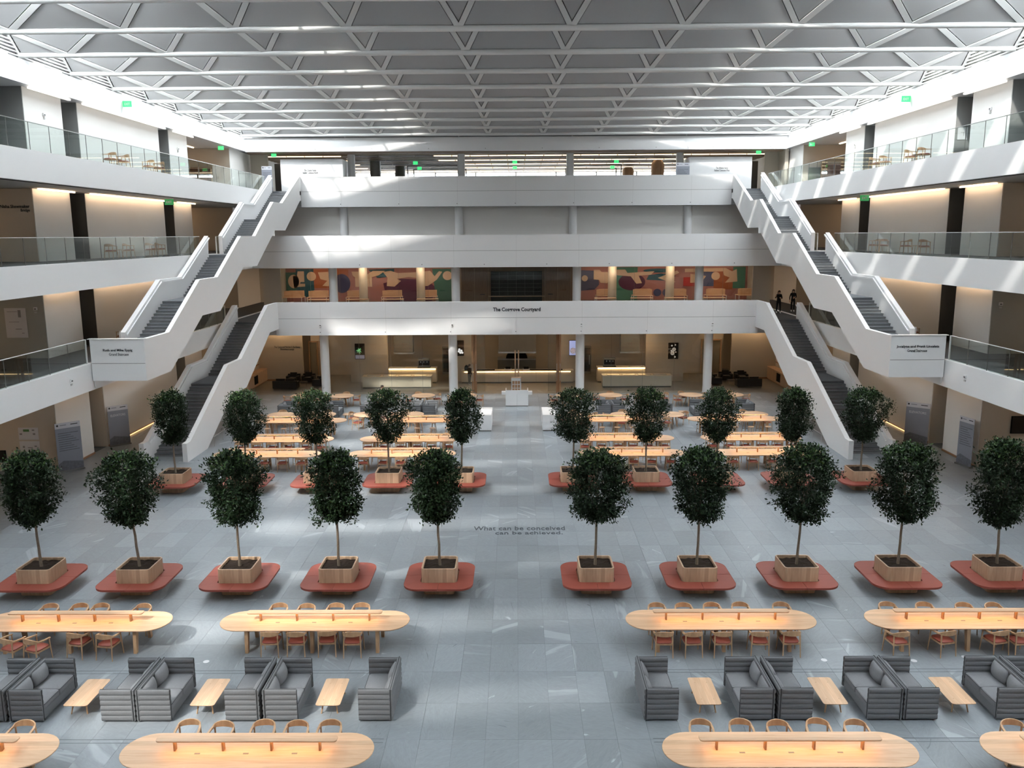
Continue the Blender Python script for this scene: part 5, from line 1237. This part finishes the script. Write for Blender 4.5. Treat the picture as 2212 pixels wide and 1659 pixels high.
# ------------------------------------------------------------------ chairs and small tables on the balconies
KIT_LOUNGE = [(n, me, u) for n, me, u in KIT_CHAIR]
for s, side in ((-1, 'left'), (1, 'right')):
    for i, (y, a) in enumerate(((45.9, -s * 0 + (PI / 2 if s > 0 else -PI / 2) + 1.5), (48.0, (PI / 2 if s > 0 else -PI / 2)), (50.9, (PI / 2 if s > 0 else -PI / 2) + 1.3), (52.3, (PI / 2 if s > 0 else -PI / 2)))):
        place(KIT_CHAIR, 'armchair', 'wooden armchair on the %s third floor balcony, %s from the camera end' % (side, ORDS[i]), 'chair', (s * 22.1, y, LV[2]), a, 'armchairs on the balconies')
    for i, (y, a) in enumerate(((44.3, 2.9), (45.8, PI / 2), (48.9, 2.9), (50.3, PI / 2))):
        place(KIT_CHAIR, 'armchair', 'wooden armchair on the %s top floor balcony, %s from the camera end' % (side, ORDS[i]), 'chair', (s * 20.95, y, LV[3]), a * (1 if s < 0 else -1), 'armchairs on the balconies')
    place(KIT_CHAIR, 'armchair', 'single wooden armchair on the %s second floor balcony' % side, 'chair', (s * 22.0, 46.2, LV[1]), -1.2 * s, 'armchairs on the balconies')
    for lv, y, nm in ((2, 47.0, 'third'), (2, 51.6, 'third'), (3, 45.0, 'top'), (3, 49.6, 'top')):
        t = thing('side_table', 'small round wooden table on the %s %s floor balcony, %s one' % (side, nm, 'nearer' if y < 48 else 'farther'), 'table', (s * (22.15 if lv == 2 else 20.95), y, LV[lv]))
        MB().lathe([(0.26, 0.43), (0.28, 0.44), (0.28, 0.46)], 20).build('table_top', 'oak', t)
        for i in range(3): a = i * 2.1; MB().tube((0.2 * math.cos(a), 0.2 * math.sin(a), 0), (0.12 * math.cos(a), 0.12 * math.sin(a), 0.43), 0.014, n=6).build('leg', 'oak2', t)

# ------------------------------------------------------------------ notices, alarms, exit signs
def notice(x, y, z, w, h, label, marks, face='-y'):
    r = thing('wall_notice', label, 'notice', (x, y, z))
    MB().box(-w / 2, w / 2, -0.01, 0, -h / 2, h / 2).build('sheet', 'paper', r)
    for (mx, mz, mw, mh, mt) in marks: MB().box(mx - mw / 2, mx + mw / 2, -0.013, -0.01, mz - mh / 2, mz + mh / 2).build('print', mt, r)
gm = plain('print_green', (0.10, 0.22, 0.09), 0.7, 0.2, 0.1, 5); rm = plain('print_red', (0.35, 0.10, 0.10), 0.7, 0.2, 0.1, 5)
notice(-24.43, 40.46, 1.95, 1.0, 0.62, 'upper white floor-plan sheet on the left ground floor wall', [(-0.1, 0.16, 0.3, 0.12, gm), (0.25, 0.18, 0.12, 0.07, 'seam'), (-0.38, -0.02, 0.12, 0.08, 'seam'), (0.28, -0.02, 0.12, 0.09, 'seam')])
notice(-24.43, 40.46, 1.25, 1.0, 0.62, 'lower white floor-plan sheet on the left ground floor wall', [(-0.3, 0.02, 0.1, 0.1, 'seam'), (0.02, -0.02, 0.24, 0.04, 'seam'), (0.3, 0.05, 0.12, 0.07, 'seam'), (0.32, -0.22, 0.14, 0.1, rm)])
notice(-24.43, 40.46, 7.5, 1.05, 1.45, 'faint white plan sheets on the left second floor wall', [(-0.15, 0.55, 0.5, 0.02, 'seam'), (0.2, 0.45, 0.14, 0.35, 'seam'), (-0.1, 0.05, 0.5, 0.02, 'seam'), (0.1, -0.3, 0.3, 0.03, 'seam'), (0.3, -0.5, 0.12, 0.03, 'seam')])
notice(23.40, 45.38, 16.7, 0.52, 0.62, 'white plan sheet in the right top floor recess', [(0, 0.05, 0.2, 0.02, 'seam'), (0.05, -0.02, 0.02, 0.2, 'seam')])
scn = thing('wall_screen', 'dark screen on the right ground floor wall at the frame edge', 'screen', (25.1, 40.44, 2.2))
MB().box(-0.62, 0.62, -0.05, 0, -0.44, 0.44).build('frame', 'black', scn); MB().box(-0.58, 0.58, -0.055, -0.05, -0.4, 0.4).build('display', 'leather', scn)
scn = thing('wall_screen', 'dark screen low on the left ground floor wall at the frame edge', 'screen', (-26.2, 40.44, 0.8))
MB().box(-0.55, 0.55, -0.05, 0, -0.3, 0.3).build('frame', 'black', scn); MB().box(-0.51, 0.51, -0.055, -0.05, -0.26, 0.26).build('display', 'leather', scn)
lettering('and Nisha Shewmaker', SIDE[-1], (-24.05, 40.45, 13.07), '-y', 1.75, 0.15, 0.02)
lettering('Bridge', SIDE[-1], (-23.40, 40.45, 12.87), '-y', 0.44, 0.17, 0.02)
def alarm(loc, rz, label):
    r = thing('fire_alarm', label, 'alarm', loc, rz, 'white alarm strobes')
    MB().box(-0.09, 0.09, -0.05, 0, 0.02, 0.16).build('body', 'white_gloss', r); MB().box(-0.05, 0.05, -0.07, -0.05, 0.05, 0.11).build('lens', 'greypanel', r); MB().box(-0.06, 0.06, -0.04, 0, -0.12, -0.05).build('speaker', 'soffit', r)
for i, x in enumerate((-14.19, -4.65, 4.68, 14.13)): alarm((x, 59.99, 5.15), 0, 'white alarm strobe on the second floor parapet, %s from left' % ORDS[i])
for s, side in ((-1, 'left'), (1, 'right')):
    alarm((s * 19.99, 36.7, 5.18), -s * PI / 2, 'white alarm strobe on the %s second floor balcony edge' % side)
    alarm((s * 22.99, 42.15, 17.4), -s * PI / 2, 'white alarm strobe on the nearer %s top floor wall' % side)
    alarm((s * 22.99, 58.5, 17.4), -s * PI / 2, 'white alarm strobe on the farther %s top floor wall' % side)
    alarm((s * 23.4, 40.45, 8.1), 0, 'alarm strobe on the %s second floor wall facing the camera' % side)
def exit_sign(loc, label, mat='exit', w=0.42):
    r = thing('exit_sign', label, 'exit sign', loc, 0, 'green exit signs')
    MB().box(-w / 2, w / 2, 0, 0.05, -w * 0.32, w * 0.32).build('panel', mat, r); MB().box(-w / 2 - 0.01, w / 2 + 0.01, 0.01, 0.04, w * 0.32, w * 0.36).build('mount', 'steel', r)
    lettering('EXIT', r, (0, -0.003, 0), '-y', w * 0.62, w * 0.26, 0.02, 'paper')
for s, side in ((-1, 'left'), (1, 'right')):
    exit_sign((s * 22.25, 49.7, 19.1), 'bright green exit sign on the %s roof edge' % side, 'exit', 0.5)
    exit_sign((s * 22.7, 66.2, 18.3), 'green exit sign in the %s top floor opening' % side)
    exit_sign((s * 20.4, 72.4, 18.3), 'green exit sign above the %s upper stair head' % side)
    exit_sign((s * 21.5, 52.7, 13.72), 'dim green exit sign under the %s top floor balcony' % side, 'exitdim', 0.55)
    exit_sign((s * 21.5, 52.8, 4.3), 'dim green exit sign under the %s second floor balcony' % side, 'exitdim', 0.45)
    exit_sign((s * 9.3, 79.5, 18.2), 'nearer green exit sign under the top floor ceiling, %s of the middle' % side)
    exit_sign((s * 9.5, 84.5, 18.1), 'farther green exit sign under the top floor ceiling, %s of the middle' % side)
exit_sign((-0.1, 79.5, 18.2), 'nearer green exit sign in the middle of the top floor ceiling')
exit_sign((-0.1, 84.5, 18.1), 'farther green exit sign in the middle of the top floor ceiling')

# ------------------------------------------------------------------ people
def person(label, loc, rz, J, hair='hair', top='cloth', legs='cloth', shoes='shoe', hairlong=False):
    """one skinned body; J gives joints in local metres, facing -y"""
    r = thing('person', label, 'person', loc, rz)
    V, E_, R_ = [], [], []
    idx = {}
    def v(n, p, rad):
        idx[n] = len(V); V.append(p); R_.append(rad)
    for n, (p, rad) in J.items(): v(n, p, rad)
    for a, b in (('pelvis', 'waist'), ('waist', 'chest'), ('chest', 'neck'), ('neck', 'head0'), ('head0', 'head1'), ('head1', 'head2')): E_.append((idx[a], idx[b]))
    for sd_ in ('l', 'r'):
        for a, b in (('chest', 'sh'), ('sh', 'el'), ('el', 'wr'), ('wr', 'pa'), ('pelvis', 'hip'), ('hip', 'kn'), ('kn', 'an'), ('an', 'to')):
            E_.append((idx[a] if a in ('chest', 'pelvis') else idx[a + sd_], idx[b + sd_]))
        pa = Vector(J['pa' + sd_][0]); wr = Vector(J['wr' + sd_][0]); d = (pa - wr).normalized(); sdv = Vector((1, 0, 0)) if abs(d.x) < 0.8 else Vector((0, 0, 1))
        for q in range(5):
            o = (q - 2) * 0.016; ln = (0.045, 0.075, 0.085, 0.078, 0.06)[q]
            base = pa + sdv * o; m1 = base + d * ln * 0.55 + Vector((0, -0.012, 0)); m2 = base + d * ln + Vector((0, -0.035, 0))
            if q == 0: base = wr + d * 0.03 + sdv * -0.03; m1 = base + d * 0.03 + sdv * -0.02; m2 = m1 + d * 0.03
            i0 = len(V); V += [tuple(m1), tuple(m2)]; R_ += [0.009, 0.008]; E_ += [(idx['pa' + sd_], i0), (i0, i0 + 1)]
    me = bpy.data.meshes.new('body'); me.from_pydata([tuple(p) for p in V], E_, [])
    for mt in (top, legs, 'skin', shoes): me.materials.append(M[mt])
    o = ob('body', me, None)
    sk = o.modifiers.new('skin', 'SKIN'); me.skin_vertices.new() if not me.skin_vertices else None
    for i, q in enumerate(R_): me.skin_vertices[0].data[i].radius = (q, q) if not isinstance(q, tuple) else q
    me.skin_vertices[0].data[idx['pelvis']].use_root = True
    ss = o.modifiers.new('sub', 'SUBSURF'); ss.levels = 2; ss.render_levels = 2
    dg = bpy.context.evaluated_depsgraph_get(); ev = bpy.data.meshes.new_from_object(o.evaluated_get(dg))
    bpy.data.objects.remove(o)
    ev.materials.clear()
    for mt in (top, legs, 'skin', shoes): ev.materials.append(M[mt])
    nk = J['neck'][0][2]; pz = J['pelvis'][0][2]; mi = []
    hands = [Vector(J['wr' + q][0]) for q in 'lr'] ; palms = [Vector(J['pa' + q][0]) for q in 'lr']; toes = [Vector(J['to' + q][0]) for q in 'lr'] + [Vector(J['an' + q][0]) for q in 'lr']; kn = [Vector(J['kn' + q][0]) for q in 'lr']; an = [Vector(J['an' + q][0]) for q in 'lr']
    for p in ev.polygons:
        c = p.center
        if c.z > nk - 0.01: mi.append(2)
        elif min((c - h).length for h in palms) < 0.11: mi.append(2)
        elif min((c - h).length for h in toes) < 0.085: mi.append(3)
        elif min((c - (a_ + (b_ - a_) * t)).length for a_, b_ in zip(kn, an) for t in (0, .33, .66, 1)) < 0.14 or (c.z < pz + 0.02 and abs(c.y - J['pelvis'][0][1]) < 0.6 and min((c - h).length for h in palms) > 0.16 and min((c - Vector(J['el' + q][0])).length for q in 'lr') > 0.14): mi.append(1)
        else: mi.append(0)
    ev.polygons.foreach_set('material_index', mi); ev.polygons.foreach_set('use_smooth', [True] * len(ev.polygons))
    ob('body', ev, r)
    h = Vector(J['head1'][0]); hd_ = h + Vector((0, -0.085, 0))
    fc = MB()
    fc.add([hd_ + Vector((-0.014, 0.0, -0.01)), hd_ + Vector((0.014, 0, -0.01)), hd_ + Vector((0, -0.028, -0.018)), hd_ + Vector((0, 0.005, 0.035))], [(0, 1, 2), (0, 2, 3), (1, 2, 3)])
    for sx in (-1, 1): fc.tube(h + Vector((sx * 0.088, 0.005, -0.03)), h + Vector((sx * 0.098, 0.01, 0.035)), 0.014, 0.018, 6)
    fc.build('nose_and_ears', 'skin', r)
    ey = MB()
    for sx in (-1, 1): ey.lathe([(0.011, -0.003), (0.011, 0.003)], 8, 0, 0)
    ey = MB()
    for sx in (-1, 1): ey.box(h.x + sx * 0.032 - 0.012, h.x + sx * 0.032 + 0.012, h.y - 0.092, h.y - 0.084, h.z + 0.008, h.z + 0.018)
    ey.box(h.x - 0.024, h.x + 0.024, h.y - 0.09, h.y - 0.082, h.z - 0.056, h.z - 0.047)
    ey.build('eyes_and_mouth', 'hair', r)
    hr = MB(); n = 16; rows = []
    for a in range(7):
        t = a / 6; ring = []
        for i in range(n):
            an_ = 2 * PI * i / n; back = math.sin(an_)
            rr = 0.112 * math.cos(t * PI / 2 * 0.98) + 0.004
            zz = h.z + 0.035 + 0.105 * math.sin(t * PI / 2) - (0.10 + (0.16 if hairlong else 0.0)) * (1 - t) * max(0, back) - (0.07 if hairlong else 0.0) * (1 - t) * max(0, abs(math.cos(an_)) - 0.4)
            ring.append((h.x + rr * math.cos(an_), h.y + 0.012 + rr * 1.08 * math.sin(an_), zz))
        rows.append(ring)
    hr.stack(rows).build('hair', hair, r, smooth=1.2)
    return r
def stand(arm_l=None, arm_r=None, step=0.10):
    J = dict(pelvis=((0, 0, 0.92), 0.15), waist=((0, 0, 1.08), 0.125), chest=((0, 0, 1.28), 0.145), neck=((0, 0, 1.44), 0.055), head0=((0, -0.01, 1.50), 0.06), head1=((0, -0.01, 1.57), 0.088), head2=((0, 0.0, 1.65), 0.06))
    for q, sx in (('l', 1), ('r', -1)):
        J['sh' + q] = ((sx * 0.17, 0, 1.37), 0.062); J['el' + q] = ((sx * 0.24, 0.03, 1.10), 0.047); J['wr' + q] = ((sx * 0.25, -0.05, 0.86), 0.032); J['pa' + q] = ((sx * 0.25, -0.07, 0.79), 0.036)
        J['hip' + q] = ((sx * 0.09, 0, 0.86), 0.095); J['kn' + q] = ((sx * 0.09, -step * sx * 0.6, 0.48), 0.065); J['an' + q] = ((sx * 0.09, step * sx * -1.0 + 0.03, 0.08), 0.042); J['to' + q] = ((sx * 0.09, step * sx * -1.0 - 0.10, 0.035), 0.035)
    for q, a in (('l', arm_l), ('r', arm_r)):
        if a: J['el' + q] = (a[0], 0.047); J['wr' + q] = (a[1], 0.032); J['pa' + q] = (a[2], 0.036)
    return J
person('woman in black suit and white shoes walking at the right stair head', (19.45, 62.0, LV[1]), 0.1,
       stand(arm_l=((0.23, -0.02, 1.10), (0.06, -0.20, 1.16), (0.0, -0.22, 1.17)), arm_r=((-0.27, -0.02, 1.14), (-0.30, -0.16, 1.28), (-0.31, -0.19, 1.34)), step=0.13), hairlong=True)
person('woman in black top standing behind the right stair guard', (20.9, 63.2, LV[1]), -0.15,
       stand(arm_l=((0.22, 0.0, 1.10), (0.08, -0.16, 1.08), (0.02, -0.19, 1.08)), step=0.03), hairlong=True)
person('man in dark shirt and grey trousers standing at the cafe counter', (-3.7, 64.2, 0), 2.4, stand(arm_l=((0.24, -0.06, 1.12), (0.18, -0.26, 1.10), (0.16, -0.33, 1.10)), step=0.05), legs='cloth2')
J = stand()
J.update(pelvis=((0, 0, 0.52), 0.15), waist=((0, -0.03, 0.68), 0.125), chest=((0, -0.08, 0.88), 0.145), neck=((0, -0.11, 1.03), 0.055), head0=((0, -0.13, 1.08), 0.06), head1=((0, -0.14, 1.15), 0.088), head2=((0, -0.13, 1.23), 0.06))
for q, sx in (('l', 1), ('r', -1)):
    J['sh' + q] = ((sx * 0.17, -0.08, 0.96), 0.062); J['hip' + q] = ((sx * 0.09, -0.04, 0.50), 0.095); J['kn' + q] = ((sx * 0.11, -0.44, 0.50), 0.065); J['an' + q] = ((sx * 0.11, -0.42, 0.08), 0.042); J['to' + q] = ((sx * 0.11, -0.55, 0.035), 0.035)
J['ell'] = ((0.25, -0.20, 0.76), 0.047); J['wrl'] = ((0.12, -0.42, 0.78), 0.032); J['pal'] = ((0.08, -0.48, 0.78), 0.036)
J['elr'] = ((-0.22, -0.36, 0.80), 0.047); J['wrr'] = ((-0.09, -0.30, 0.98), 0.032); J['par'] = ((-0.06, -0.27, 1.04), 0.036)
person('person in black seated at a rear round table with hand to face', (-9.45, 57.55, 0), 0.1, J, legs='cloth')
place(KIT_CHAIR, 'armchair', 'oak armchair under the seated person in black', 'chair', (-9.45, 57.58, 0), PI + 0.1, 'armchairs at the round tables')
ppr = thing('open_paper', 'white paper on the round table before the seated person', 'paper', (-9.35, 56.95, 0.742), 0.2)
MB().box(-0.3, 0.0, -0.2, 0.2, 0, 0.003).build('page', 'paper', ppr); MB().box(0.004, 0.3, -0.2, 0.2, 0, 0.004).build('page', 'paper', ppr)
